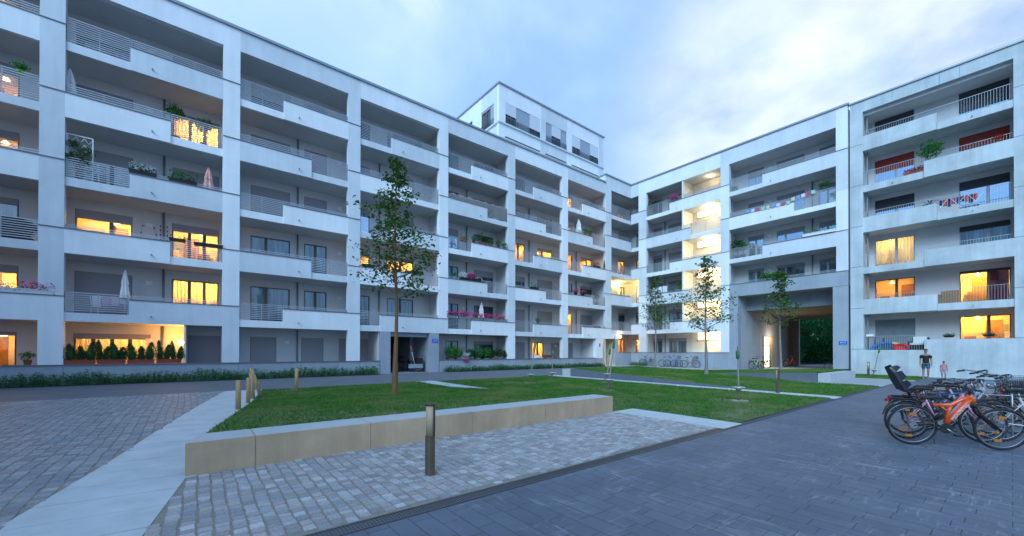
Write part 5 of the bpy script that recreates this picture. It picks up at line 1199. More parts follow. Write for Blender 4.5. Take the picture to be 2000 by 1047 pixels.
def bike(label, loc, heading, col, kind='city', R=.34, wb=1.08, extras=(), detail=True, lean=0, group=None, name='bicycle', hb=None, sz=None):
    t = thing(name, label, 'bicycle', (loc[0], loc[1], zg(loc[0], loc[1]) + (loc[2] if len(loc) > 2 else .012)), heading, group); t.rotation_euler.x = 0
    t.rotation_euler = Matrix.Rotation(heading, 3, 'Z').to_4x4().to_euler(); 
    if lean: t.rotation_euler = (Matrix.Rotation(heading, 4, 'Z') @ Matrix.Rotation(lean, 4, 'X')).to_euler()
    wheel(t, 0, R, detail, detail); wheel(t, wb, R, detail, detail)
    if kind == 'mtb':
        hd, hb_ = (.735, .90), (.775, .76); bb = (.43, .33); st = (.27, .70)
        mb = MB(); T = lambda a, b, r, s=10: mb.tube([(a[0], 0, a[1]), (b[0], 0, b[1])], r, s)
        mb.tube([(st[0], 0, .705), (.50, 0, .715), (.62, 0, .80), (.73, 0, .865)], [.026, .03, .03, .034], 12)
        mb.tube([(.445, 0, .40), (.55, 0, .54), (.73, 0, .82)], [.034, .042, .045], 12); mb.tube([(.50, 0, .70), (.47, 0, .60), (.43, 0, .40)], .024, 10); mb.tube([(.36, 0, .70), (.43, 0, .63), (.47, 0, .62)], .018, 8)
        T(hb_, hd, .038, 12); mb.build('frame', col, t)
        mb = MB()
        for s_ in (-1, 1): mb.tube([(0, .06 * s_, R), (.22, .055 * s_, .40), (.41, .03 * s_, .50)], .014, 7); mb.tube([(0, .06 * s_, R), (.20, .05 * s_, .35), (.42, .04 * s_, .34)], .012, 7)
        mb.tube([(.30, 0, .46), (.42, 0, .62)], .03, 10); mb.build('rear_swingarm', BLACKM, t)
        mb = MB(); mb.tube([(.785, 0, .74), (.80, 0, .70)], .04, 8)
        for s_ in (-1, 1): mb.tube([(.80, .055 * s_, .72), (.85, .06 * s_, .58), (wb - .03, .055 * s_, R - .02)], [.022, .024, .017], 9)
        mb.tube([(.80, -.06, .71), (.80, .06, .71)], .02, 8); mb.build('fork', BLACKM, t)
        mb = MB(); mb.tube([(.28, 0, .69), (.26, 0, .80)], .015, 8); mb.build('seat_post', CHR, t); saddle(t, .26, .82)
        mb = MB(); mb.tube([(.735, 0, .88), (.725, 0, .97), (.75, 0, .99)], .018, 8); mb.build('stem', BLACKM, t); handlebar(t, .75, .99, BLACKM, .30)
        crank(t, .43, .32); mb = MB(); mb.tube([(0, -.05, R), (0, -.07, R)], .055, 18, smooth=False); mb.build('sprocket', CHR, t)
        mb = MB(); mb.tube([(.33, .04, .33), (.36, .12, .02)], .009, 6); mb.build('kickstand', CHR, t)
        ang = math.atan2(.82 - .40, .73 - .445); M = Matrix.Translation((.60, -.046, .615)) @ Matrix.Rotation(-ang, 4, 'Y') @ Matrix.Rotation(R_(90), 4, 'X')
        rail_text('MOUNTEC', .072, mat('lettering_pale', (.72, .66, .68), .4, 0), t, M)
    else:
        hx, hz = wb - .24, .86; bb = (.46, .29); stp = (.27, .80)
        mb = MB(); step = kind == 'city'
        mb.tube([(hx, 0, hz - .16), (hx - .03, 0, hz)], .024, 9)
        if step: mb.tube([(hx - .01, 0, hz - .10), (.62, 0, .42), (bb[0], 0, bb[1])], .021, 9); mb.tube([(hx - .02, 0, hz - .04), (.60, 0, .55), (.40, 0, .45)], .016, 8)
        else: mb.tube([(hx - .02, 0, hz - .03), (.31, 0, .72)], .018, 9); mb.tube([(hx, 0, hz - .13), (bb[0], 0, bb[1])], .022, 9)
        mb.tube([(bb[0], 0, bb[1]), (stp[0], 0, stp[1])], .018, 8)
        for s_ in (-1, 1): mb.tube([(0, .055 * s_, R), (bb[0], .03 * s_, bb[1])], .010, 6); mb.tube([(0, .055 * s_, R), (.31, .02 * s_, .70)], .009, 6)
        mb.build('frame', col, t)
        mb = MB()
        for s_ in (-1, 1): mb.tube([(hx + .01, .045 * s_, hz - .18), (hx + .06, .05 * s_, hz - .32), (wb, .05 * s_, R)], .012, 7)
        mb.tube([(hx + .01, -.05, hz - .18), (hx + .01, .05, hz - .18)], .015, 6); mb.build('fork', col, t)
        mb = MB(); mb.tube([(.28, 0, .78), (.255, 0, .90)], .013, 7); mb.build('seat_post', CHR, t); saddle(t, .25, sz or .92)
        mb = MB(); mb.tube([(hx - .03, 0, hz), (hx - .05, 0, hz + .14)], .013, 7); mb.build('stem', CHR, t); handlebar(t, hx - .03, hb or hz + .15, CHR, .28, 'city')
        crank(t, bb[0], bb[1], False)
        for cx in (0, wb):
            mb = MB(); a0, a1 = (.3, 2.9) if cx == 0 else (.5, 2.6); n = 14
            for k in range(n):
                p, q = a0 + (a1 - a0) * k / n, a0 + (a1 - a0) * (k + 1) / n; rr = R + .025
                mb.face([(cx + rr * math.cos(p), -.03, R + rr * math.sin(p)), (cx + rr * math.cos(q), -.03, R + rr * math.sin(q)), (cx + rr * math.cos(q), .03, R + rr * math.sin(q)), (cx + rr * math.cos(p), .03, R + rr * math.sin(p))], 0, True)
            mb.build('mudguard', BLACKM, t)
        mb = MB(); mb.tube([(.12, .08, R + .02), (.16, .16, .02)], .008, 5); mb.build('kickstand', CHR, t)
        if 'rack' in extras or 'seat' in extras:
            mb = MB()
            for s_ in (-1, 1): mb.tube([(.22, .05 * s_, .74), (-.25, .05 * s_, .74)], .007, 5); mb.tube([(0, .06 * s_, R), (-.10, .05 * s_, .74)], .006, 5)
            for k in range(4): mb.tube([(-.2 + .12 * k, -.05, .74), (-.2 + .12 * k, .05, .74)], .005, 5)
            mb.build('luggage_rack', BLACKM, t); mb = MB(); mb.box(-.30, -.27, -.04, .04, .68, .73); mb.build('rear_lamp', REDR, t)
        if 'seat' in extras:
            mb = MB(); prof = [(.16, .86), (.02, .84), (-.08, .89), (-.16, 1.04), (-.24, 1.22), (-.30, 1.32)]
            wd = [.13, .15, .16, .16, .14, .09]
            for i in range(5):
                (a, b), (c, d) = prof[i], prof[i + 1]; w0, w1 = wd[i], wd[i + 1]
                mb.face([(a, -w0, b), (c, -w1, d), (c, w1, d), (a, w0, b)], 0, True)
                mb.face([(a - .03, -w0, b - .035), (a - .03, w0, b - .035), (c - .035, w1, d - .02), (c - .035, -w1, d - .02)], 0, True)
                for s_ in (-1, 1): mb.face([(a, s_ * w0, b), (c, s_ * w1, d), (c + .07, s_ * (w1 + .02), d + .03), (a + .06, s_ * (w0 + .02), b + .10)], 0, True); mb.face([(a, s_ * w0, b), (c, s_ * w1, d), (c - .035, s_ * w1, d - .02), (a - .03, s_ * w0, b - .035)])
            mb.build('child_seat', mat('child_seat_shell', (.025, .03, .04), .4, .1), t)
            mb = MB(); mb.box(-.27, -.20, -.05, .05, 1.23, 1.245); mb.tube([(.05, -.13, .83), (.2, -.17, .55), (.28, -.17, .42)], .02, 6); mb.tube([(.05, .13, .83), (.2, .17, .55), (.28, .17, .42)], .02, 6); mb.build('foot_rest', BLACKM, t)
        if 'basket' in extras:
            mb = MB(); x0, x1, z0, z1 = hx + .06, hx + .36, hz - .04, hz + .20
            for k in range(7): z = z0 + (z1 - z0) * k / 6; e = .03 * k / 6; mb.tube([(x0 - e, -.15 - e, z), (x1 + e, -.15 - e, z), (x1 + e, .15 + e, z), (x0 - e, .15 + e, z), (x0 - e, -.15 - e, z)], .003, 4)
            for k in range(11):
                f = k / 10; x = x0 + (x1 - x0) * f; yq = -.15 + .3 * f
                for s_ in (-1, 1): mb.tube([(x, .15 * s_, z0), (x, .18 * s_, z1)], .0025, 4)
                mb.tube([(x0, yq, z0), (x1, yq, z0)], .0025, 4); mb.tube([(x1, yq, z0), (x1 + .03, yq, z1)], .0025, 4); mb.tube([(x0, yq, z0), (x0 - .03, yq, z1)], .0025, 4)
            mb.build('basket', BLACKM, t)
        if 'lamp' in extras: mb = MB(); mb.lathe([(.01, -.03), (.035, 0), (.035, .03), (.02, .045)], (hx + .06, 0, hz + .02), 12); mb.build('headlamp', CHR, t)
        if 'bag' in extras: mb = MB(); mb.box(-.22, .12, .07, .20, .40, .72); mb.box(-.20, .10, .065, .07, .42, .70); mb.build('pannier', mat('dark_blue_cloth', (.02, .04, .12), .8, .1), t)
    return t
HD = math.atan2(-.868, .496)
GB = 'bicycles parked close together at the rack on the right'
bike('orange full-suspension mountain bike with black wheels at the front of the bicycle rack', (9.80, 1.10), HD, paint('orange', (.80, .11, .015)), 'mtb', .345, 1.13, lean=R_(3), group=GB)
bike('bicycle with a pink step-through frame standing right behind the orange bike', (10.38, 1.22), HD + .06, paint('pink', (.55, .22, .32)), 'city', .34, 1.08, ('rack',), group=GB, lean=R_(-3))
bike('black bicycle with a tall dark child seat above its rear wheel', (11.05, 1.30), HD + .02, paint('black', (.03, .03, .035)), 'city', .35, 1.10, ('seat', 'bag', 'lamp'), group=GB, lean=R_(2))
bike('dark blue diamond-frame bicycle between the child-seat bike and the basket bike', (11.65, 1.15), HD + .05, paint('blue', (.03, .06, .25)), 'diamond', .345, 1.08, ('rack',), group=GB, lean=R_(-2))
bike('black city bicycle with a large wire basket over its front wheel', (12.1, .95), HD - .02, paint('charcoal', (.04, .042, .05)), 'city', .35, 1.10, ('basket', 'rack'), group=GB, lean=R_(3), hb=1.12)
bike('silver step-through bicycle with high chrome handlebar', (12.75, 1.05), HD + .1, paint('silver', (.35, .37, .40)), 'city', .35, 1.1, ('rack', 'lamp'), group=GB, lean=R_(-2), hb=1.16)
bike('dark red bicycle behind the silver one in the rack', (13.4, .85), HD, paint('darkred', (.25, .02, .03)), 'city', .34, 1.08, ('rack',), group=GB)
bike('black sports bicycle with flat top tube deep inside the rack', (14.1, .8), HD + .04, paint('black', (.03, .03, .035)), 'diamond', .345, 1.05, ('basket',), group=GB, lean=R_(3))
bike('grey-green bicycle farthest back in the rack', (14.9, .75), HD - .03, paint('greygreen', (.12, .16, .14)), 'city', .34, 1.08, ('rack', 'bag'), group=GB, lean=R_(-3))
bike('white bicycle pointing the other way with its front wheel in the rack', (11.4, .15), HD + PI + .08 if False else HD - .12, paint('white', (.5, .5, .52)), 'diamond', .345, 1.05, (), group=GB, lean=R_(-3))
# rack rails
mb = MB(); RK = thing('bicycle_rack', 'galvanised rack rails running between the parked bicycles', 'bicycle rack', (10.6, .35, zg(10.6, .35)))
for yy, z in ((.10, .80), (-.35, .80), (.10, .42)): mb.tube([(1.5, yy, z), (6.5, yy + .0, z)], .014, 8)
mb.build('rail', RAILM, RK)
for x in (1.5, 3.2, 4.9, 6.5):
    mb = MB(); mb.tube([(x, .10, -.02), (x, .10, .8), (x, -.35, .8), (x, -.35, -.02)], .017, 8); mb.build('frame_loop', RAILM, RK)
GF = 'bicycles leaning at the right wing wall'
bike('dark bicycle leaning on the wall nearest the inner corner', (35.75, 23.4), R_(-82), paint('charcoal', (.04, .042, .05)), 'city', .34, 1.08, (), False, R_(-6), GF)
bike('bicycle half hidden by the slim tree trunk at the wall', (35.3, 20.95), R_(-72), paint('white', (.5, .5, .52)), 'city', .34, 1.05, (), False, R_(4), GF)
bike('bright blue bicycle with blue crate at the wall', (35.2, 20.4), R_(-60), paint('brightblue', (.02, .20, .55)), 'city', .34, 1.05, ('basket',), False, R_(4), GF)
bike('red-fronted bicycle with basket parked alone at the wall', (35.25, 18.75), R_(-58), paint('darkred', (.25, .02, .03)), 'city', .34, 1.02, ('basket',), False, R_(-3), GF)
GP = 'bicycles inside the covered passage'
bike('yellow bicycle standing at the left wall of the passage', (38.2, 13.9, .03), R_(-12), paint('yellow', (.60, .60, .05)), 'city', .34, 1.08, ('rack',), False, 0, GP)
bike('pale green bicycle just inside the left edge of the passage', (37.0, 13.75, .03), R_(-18), paint('palegreen', (.35, .45, .35)), 'city', .34, 1.08, ('rack',), False, 0, GP)
bike('dark bicycle beside the lit door in the passage', (39.9, 13.95, .03), R_(-8), paint('black', (.03, .03, .035)), 'city', .34, 1.08, (), False, 0, GP)
bike('orange and black bicycle beyond the lit door, behind the tree trunk', (45.0, 13.7, .03), R_(-25), paint('orange', (.80, .11, .015)), 'city', .34, 1.08, (), False, 0, GP)
bike('moped-like black bicycle with red tail at the right edge of the passage', (38.2, 8.75, .03), R_(-75), paint('darkred', (.25, .02, .03)), 'city', .34, 1.08, ('rack',), False, 0, GP)
bike('black bicycle in the dark left wing passage behind the tree trunk', (11.6, 27.2, .03), R_(10), paint('black', (.03, .03, .035)), 'city', .34, 1.05, (), False, 0, 'bicycles in the dark left wing passage')
bike('second black bicycle against the rear of the dark left wing passage', (11.3, 28.4, .03), R_(5), paint('charcoal', (.04, .042, .05)), 'city', .34, 1.05, ('basket',), False, 0, 'bicycles in the dark left wing passage')
# ------------------------------------------------------------------ cleaning cart with broom in the left passage
ct = thing('cleaning_cart', 'small grey cleaning cart with an orange-tipped broom at the left wing passage', 'cart', (12.15, 25.6, zg(12, 25) + .02), R_(8))
mb = MB(); mb.box(-.45, .40, -.22, .22, .28, .55); mb.build('bin', mat('cart_grey', (.32, .36, .38), .5, .1), ct)
mb = MB(); mb.box(.0, .42, -.2, .2, .56, .98); mb.build('bag', BLACKM, ct)
mb = MB(); mb.tube([(.42, -.2, .3), (.45, -.2, 1.05), (.62, -.2, 1.08)], .015, 7); mb.tube([(.42, .2, .3), (.45, .2, 1.05), (.62, .2, 1.08)], .015, 7); mb.tube([(.62, -.2, 1.08), (.62, .2, 1.08)], .015, 7); mb.tube([(-.6, 0, .3), (.4, 0, .3)], .02, 7); mb.build('handle', CHR, ct)
for x in (-.3, .35):
    for s_ in (-1, 1): mb = MB(); mb.torus((x, .22 * s_, .14), .12, .02, n=18, k=6); mb.build('wheel', TYRE, ct)
mb = MB(); mb.tube([(-.05, 0, .3), (-.35, 0, 1.45)], .014, 7); mb.build('broom_stick', WHITEM, ct)
mb = MB(); mb.tube([(-.33, 0, 1.40), (-.43, 0, 1.75)], [.03, .045], 8); mb.build('broom_head', mat('orange_bristle', (.8, .12, .03), .7, .1), ct)
# ------------------------------------------------------------------ signs
def sign(label, F, s, d, z, w, h, text=None, rot=0):
    c = F(s, d, z); t = thing('house_number_sign', label, 'sign', c, 0, 'blue house number signs')
    t.rotation_euler.z = R_(rot)
    mb = MB(); mb.box(-w / 2, w / 2, -.02, 0, -h / 2, h / 2); mb.build('plate', mat('sign_blue', (.01, .09, .42), .4, 0), t)
    wm = mat('sign_print', (.45, .62, .85), .5, 0)
    if text: rail_text(text, h * .55, wm, t, Matrix.Translation((0, -.022, h * .14)) @ Matrix.Rotation(R_(90), 4, 'X'), 'house_numbers')
    mb = MB(); mb.box(-w * .4, w * .4, -.0225, -.0205, -h * .33, -h * .25); mb.build('underline', wm, t)
sign('blue house number sign on the left wing passage portal', FL, 13.27, -.015, 2.36, .46, .27, '76-78')
sign('tiny blue sign on the wall left of the yellow lit doorway', FL, 31.0, -.005, 2.25, .16, .34, None)
sign('blue house number sign on the right column of the covered passage', FR, 7.48, -.02, 2.25, .46, .27, '80-82', -90)
# ------------------------------------------------------------------ wall lamps that are lit
def wlamp(label, loc, r, pw, col, st=14, mname='bulb_glass'):
    t = thing('wall_lamp', label, 'lamp', loc); mb = MB(); mb.lathe([(r * .3, -r), (r * .9, -r * .5), (r, 0), (r * .9, r * .5), (r * .3, r)], sides=14); mb.build('globe', emis(mname, col, st), t)
    mb = MB(); mb.box(-.03, .03, 0, .1, -.03, .03); mb.build('bracket', BLACKM, t); light('wall_lamp_light', (loc[0], loc[1] - .0, loc[2] + r + .06), pw, col, .08)
wlamp('glaring lamp on the partition of the ground balcony with the conifers', (-.32, 25.95, 2.05), .13, 42, (1, .46, .10), 9, 'globe_amber')
wlamp('glaring yellow lamp on the inner corner balcony', (36.2, 26.7, 8.75), .16, 55, (1, .78, .26), 8, 'globe_yellow')
wlamp('second yellow lamp at the right of the inner corner balcony', (37.9, 24.9, 8.6), .12, 35, (1, .78, .26), 8, 'globe_yellow')
wlamp('small amber lamp on the ground storey corner window', (34.15, 24.93, 3.15), .12, 12, (1, .55, .2), 10, 'globe_orange')
# ------------------------------------------------------------------ people
def skin(name, pts, edges, m, parent, sub=2, root=0):
    me = bpy.data.meshes.new(name); me.from_pydata([p[:3] for p in pts], edges, []); o = bpy.data.objects.new(name, me); COL.objects.link(o)
    sk = o.modifiers.new('s', 'SKIN'); sk.use_smooth_shade = True
    if not me.skin_vertices: 
        bmn = bmesh.new(); bmn.from_mesh(me); bmn.verts.layers.skin.verify(); bmn.to_mesh(me); bmn.free()
    for i, p in enumerate(pts):
        r = p[3]; me.skin_vertices[0].data[i].radius = (r, p[4] if len(p) > 4 else r); me.skin_vertices[0].data[i].use_root = (i == root)
    ss = o.modifiers.new('u', 'SUBSURF'); ss.levels = ss.render_levels = sub
    dg = bpy.context.evaluated_depsgraph_get(); m2 = bpy.data.meshes.new_from_object(o.evaluated_get(dg)); bpy.data.objects.remove(o)
    m2.name = name; m2.materials.clear(); m2.materials.append(m); o = bpy.data.objects.new(name, m2); COL.objects.link(o); o.parent = parent; return o
SKIN = mat('skin', (.30, .17, .11), .6, .05); HAIR = mat('dark_hair', (.05, .03, .02), .8, .1)
def person(label, loc, rot, sc, shirt, shorts, stride=.12, armb=.0, seated=False):
    t = thing('person', label, 'person', loc, rot); t.scale = (sc, sc, sc)
    s = stride; H = []
    P = [(0, 0, .96, .13, .10), (0, 0, 1.12, .125, .09), (0, 0, 1.30, .16, .10), (0, 0, 1.42, .13, .08), (0, 0, 1.50, .05, .05), (0, -.01, 1.57, .062, .07), (0, -.02, 1.65, .078, .095), (0, -.01, 1.73, .068, .085)]
    E = [(i, i + 1) for i in range(7)]
    for g, sg in ((1, 1), (-1, -1)):
        b = len(P); P += [(.18 * g, 0, 1.41, .06), (.222 * g, .02, 1.14, .044), (.235 * g, -.05 - .03 * sg + armb, .90, .033), (.235 * g, -.08 + armb, .82, .036, .02)]
        E += [(3, b), (b, b + 1), (b + 1, b + 2), (b + 2, b + 3)]
        for k in range(5):      # fingers and thumb, slightly curled
            c = len(P); fy = -.105 + armb + .013 * k; L_ = (.045, .075, .08, .075, .06)[k]
            if k == 0: P += [(.22 * g, -.115 + armb, .80, .009), (.21 * g, -.125 + armb, .765, .008)]
            else: P += [(.235 * g, fy, .79, .009), (.227 * g, fy - .005, .79 - L_, .0075)]
            E += [(b + 3, c), (c, c + 1)]
        b = len(P); f = s * sg
        P += [(.09 * g, 0, .90, .088), (.10 * g, -.5 * f, .50, .058), (.10 * g, -.1 * f + .02, .28, .05), (.10 * g, .3 * f, .08, .035), (.11 * g, .3 * f - .08, .035, .035), (.11 * g, .3 * f - .17, .03, .028)]
        E += [(0, b), (b, b + 1), (b + 1, b + 2), (b + 2, b + 3), (b + 3, b + 4), (b + 4, b + 5)]
    skin('body', P, E, SKIN, t)
    # face: nose, eyes, mouth, ears
    mb = MB(); mb.face([(-.012, -.112, 1.64), (.012, -.112, 1.64), (0, -.135, 1.645)]); mb.face([(-.012, -.112, 1.64), (0, -.135, 1.645), (0, -.110, 1.69)]); mb.face([(.012, -.112, 1.64), (0, -.110, 1.69), (0, -.135, 1.645)])
    for g in (-1, 1): mb.lathe([(.006, -.02), (.014, 0), (.006, .02)], (.08 * g, 0, 1.66), 6)
    mb.build('face', SKIN, t); mb = MB()
    for g in (-1, 1): mb.box(.028 * g - .01, .028 * g + .01, -.113, -.105, 1.672, 1.682)
    mb.box(-.022, .022, -.112, -.104, 1.605, 1.612); mb.build('eyes_and_mouth', HAIR, t)
    skin('shirt', [(0, 0, .90, .165, .125), (0, 0, 1.00, .158, .120), (0, 0, 1.15, .152, .115), (0, 0, 1.32, .182, .120), (0, 0, 1.43, .145, .10), (.18, 0, 1.41, .082), (.215, .01, 1.22, .07), (-.18, 0, 1.41, .082), (-.215, .01, 1.22, .07)], [(0, 1), (1, 2), (2, 3), (3, 4), (4, 5), (5, 6), (4, 7), (7, 8)], shirt, t)
    skin('shorts', [(0, 0, 1.0, .150, .115), (.09, 0, .88, .112), (.10, -.4 * s, .58, .088), (-.09, 0, .88, .105), (-.10, .4 * s, .58, .088)], [(0, 1), (1, 2), (0, 3), (3, 4)], shorts, t)
    mb = MB(); n = 10
    for i in range(4):
        for k in range(n):
            a0, a1 = 2 * PI * k / n, 2 * PI * (k + 1) / n; e0, e1 = i * PI / 8, (i + 1) * PI / 8; q = lambda a, e: (.085 * math.cos(a) * math.cos(e), .012 + .105 * math.sin(a) * math.cos(e), 1.69 + .105 * math.sin(e))
            mb.face([q(a0, e0), q(a1, e0), q(a1, e1), q(a0, e1)], 0, True)
    mb.build('hair', HAIR, t)
    return t
fc = lambda x, y: math.atan2(-y, -x) + PI / 2
person('person in black T-shirt and denim shorts walking by the concrete wall', (33.6, 3.15, .03), fc(33.6, 3.15), .99, mat('black_tshirt', (.012, .012, .016), .8, .1), mat('denim', (.05, .09, .16), .8, .15))
person('small child in pink and white walking behind the adult', (33.4, 2.42, .03), fc(33.4, 2.4) + .3, .60, mat('pink_shirt', (.55, .18, .25), .8, .1), mat('pale_skirt', (.45, .30, .35), .8, .1))
person('person with dark hair bending inside the yellow lit window', (-2.9, 27.7, flL(2) + .02), fc(-2.9, 27.7) + 1.2, .96, mat('grey_shirt', (.45, .42, .38), .8, .1), MATS['denim'])
person('person in dark clothes at the lit ground floor window on the far left', (-6.4, 26.5, .36), fc(-6, 26) - .6, .9, MATS['black_tshirt'], MATS['denim'])

def grill(label, loc, w):
    t = thing('covered_grill', label, 'grill', loc); m = mat('black_cover', (.015, .016, .02), .5, .2, 6)
    mb = MB(); mb.box(-w * .35, w * .35, -.22, .22, .0, .55); mb.build('cart_cover', m, t)
    mb = MB(); n = 10
    for k in range(n):
        a, b = PI * k / n, PI * (k + 1) / n
        mb.face([(-w / 2 * math.cos(a), -.28, .55 + .42 * math.sin(a)), (-w / 2 * math.cos(b), -.28, .55 + .42 * math.sin(b)), (-w / 2 * math.cos(b) , .28, .55 + .42 * math.sin(b)), (-w / 2 * math.cos(a), .28, .55 + .42 * math.sin(a))], 0, True)
    mb.face([(-w / 2 * math.cos(PI * k / n), -.28, .55 + .42 * math.sin(PI * k / n)) for k in range(n + 1)]); mb.face([(-w / 2 * math.cos(PI * k / n), .28, .55 + .42 * math.sin(PI * k / n)) for k in range(n + 1)]); mb.build('hood_cover', m, t)
def bunting(ys):
    t = thing('flag_garland', 'garland of small coloured flags tied to the fourth-floor rail over the passage', 'flags', (36.1, ys[0], capR(4) + .3)); cs = ['blue', 'white', 'red', 'green', 'yellow']
    cc = dict(blue=(.15, .32, .6), white=(.6, .6, .65), red=(.5, .08, .12), green=(.32, .55, .45), yellow=(.6, .58, .25)); zz = [0 - .10 * math.sin(PI * i / (len(ys) - 1) * 1.0) + (.25 * i / len(ys) if i > 8 else 0) for i in range(len(ys))]
    mb = MB(); mb.tube([(0, y - ys[0], z) for y, z in zip(ys, zz)], .006, 4); mb.build('cord', WHITEM, t)
    for i, (y, z) in enumerate(zip(ys, zz)):
        mb = MB(); w = .12; y -= ys[0]; mb.box(-.004, .004, y - w, y + w, z - .26, z); mb.build('flag', mat('flag_' + cs[i % 5], cc[cs[i % 5]], .8, .05), t)
def windscreen(a, b):
    t = thing('glass_windscreen', 'pale glass windscreen standing on the second-floor parapet left of the stairwell', 'screen', (36.25, a, capR(2) + .04)); n = 3
    for i in range(n):
        y0, y1 = (b - a) * i / n, (b - a) * (i + 1) / n; mb = MB(); mb.box(-.01, .01, y0 - .03 * (1 if b < a else -1), y1 + .03 * (1 if b < a else -1), .08, .66); mb.build('glass_panel', mat('frosted_panel', (.62, .66, .72), .3, .03), t)
    for i in range(n + 1): y0 = (b - a) * i / n; mb = MB(); mb.box(-.02, .02, y0 - .02, y0 + .02, 0, .7); mb.build('post', FRD, t)
def laundry(a, b):
    t = thing('drying_rack', 'drying rack hung with dark and red laundry on the third-floor balcony', 'drying rack', (36.65, a, capC(3) - .72)); L_ = b - a; mb = MB()
    for z in (.0, .9):
        mb.tube([(-.2, 0, z + .02), (-.2, L_, z + .02)], .01, 5); mb.tube([(.25, 0, z + .02), (.25, L_, z + .02)], .01, 5)
    for y in (.05 * L_, .5 * L_, .95 * L_): mb.tube([(-.2, y - .3, .02), (-.2, y + .3, .92)], .012, 5); mb.tube([(-.2, y + .3, .02), (-.2, y - .3, .92)], .012, 5)
    mb.build('rack_frame', WHITEM, t); cols = [(.02, .03, .06), (.5, .03, .05), (.03, .03, .04), (.45, .05, .1), (.05, .08, .2), (.02, .02, .03), (.5, .1, .08)]
    for i in range(9):
        y = L_ * (i + .5) / 9; w = abs(L_) / 9 * .46; h = .35 + .2 * ((i * 37) % 5) / 5; mb = MB(); mb.box(-.13, -.10, y - w, y + w, .95 - h, .96); mb.box(-.13, .0, y - w, y + w, .955, .965); mb.build('garment', mat('garment_%s' % 'abcdefg'[i % 7], cols[i % 7], .9, .15), t)
def armchair(label, name, cat, loc, m, cush):
    t = thing(name, label, cat, loc, R_(-100)); mb = MB(); w = .38
    mb.box(-w, w, -.35, .32, .05, .38); mb.build('seat', m, t)
    for s_ in (-1, 1): mb = MB(); mb.box(s_ * w - .05, s_ * w + .05, -.36, .33, .05, .62); mb.build('armrest', m, t)
    mb = MB(); mb.box(-w - .04, w + .04, .28, .40, .05, .86); mb.build('backrest', m, t)
    if cush: mb = MB(); mb.box(-w + .06, w - .06, -.34, .27, .385, .50); mb.build('cushion', cush, t); mb = MB(); mb.box(-w + .06, w - .06, .16, .275, .51, .92); mb.build('cushion', cush, t)
def tent(y):
    t = thing('play_tent', 'blue and yellow pop-up play tent with a red side on the ground terrace', 'play tent', (36.85, y, 1.70)); N_ = 12; R1 = .95
    blue, yel, red = mat('tent_blue', (.02, .16, .45), .6, .05), mat('tent_yellow', (.75, .62, .05), .6, .05), mat('tent_red', (.5, .02, .04), .6, .05)
    mb = MB()
    for k in range(N_):
        a, b = PI * k / N_, PI * (k + 1) / N_; mi = 0 if k > 4 else 1
        mb.face([(-.35, -R1 * math.cos(a), .62 * math.sin(a)), (-.35, -R1 * math.cos(b), .62 * math.sin(b)), (.35, -R1 * .8 * math.cos(b), .5 * math.sin(b)), (.35, -R1 * .8 * math.cos(a), .5 * math.sin(a))], mi, True)
        mb.face([(-.36, -R1 * math.cos(a), .62 * math.sin(a)), (-.36, -R1 * math.cos(b), .62 * math.sin(b)), (-.36, -R1 * .8 * math.cos(b), .49 * math.sin(b)), (-.36, -R1 * .8 * math.cos(a), .49 * math.sin(a))], mi)
    mb.build('tent_hoop', [blue, yel], t)
    mb = MB(); mb.face([(-.3, -.78 * math.cos(PI * k / 10), .48 * math.sin(PI * k / 10)) for k in range(11)]); mb.build('tent_wall', mat('tent_teal', (.02, .10, .16), .7, .05), t)
    mb = MB(); mb.torus((-.42, -.62, .22), .2, .06, n=16, k=6); mb.v = [(-.42 + (v[1] + .62), -.62 + (v[0] + .42) * 1.6, v[2]) for v in mb.v]; mb.face([(-.42, -.62 + .36 * math.cos(k * PI / 8), .22 + .22 * math.sin(k * PI / 8)) for k in range(16)]); mb.build('tent_door', red, t)
def cabinet(label, loc):
    t = thing('storage_cabinet', label, 'cabinet', loc); mb = MB(); mb.box(-.25, .25, -.3, .3, 0, .95); mb.build('cabinet_body', BOXG, t)
    mb = MB(); mb.box(-.27, .27, -.28, .1, .96, 1.12); mb.build('tray', WHITEM, t); mb = MB(); mb.box(-.28, -.25, -.02, .02, .1, .9); mb.build('door_gap', BLACKM, t)
    mb = MB(); mb.box(-.2, .2, -.75, -.33, .45, .50); mb.box(-.2, .2, -.77, -.73, .45, .85); mb.box(-.18, -.14, -.74, -.70, 0, .45); mb.box(.14, .18, -.74, -.70, 0, .45); mb.box(-.18, -.14, -.38, -.34, 0, .45); mb.box(.14, .18, -.38, -.34, 0, .45)
    c = mb.build('garden_chair', BLACKM, None, (loc[0], loc[1], loc[2])); tag(c, 'black garden chair right of the grey storage cabinet', 'chair')
def foldchair(label, loc):
    t = thing('folding_chair', label, 'chair', loc); m = mat('light_blue_metal', (.35, .55, .65), .5, .05)
    mb = MB()
    for s_ in (-1, 1): mb.tube([(s_ * .2, -.2, 0), (s_ * .2, .15, 1.15)], .016, 6); mb.tube([(s_ * .2, .2, 0), (s_ * .2, -.15, .6)], .016, 6)
    mb.build('chair_frame', m, t); mb = MB()
    for k in range(5): mb.box(-.2, .2, .02 + .035 * k, .04 + .035 * k, .72 + .09 * k, .78 + .09 * k)
    mb.build('backrest', m, t); mb = MB(); mb.box(-.2, .2, -.15, .15, .55, .58); mb.build('seat', m, t)
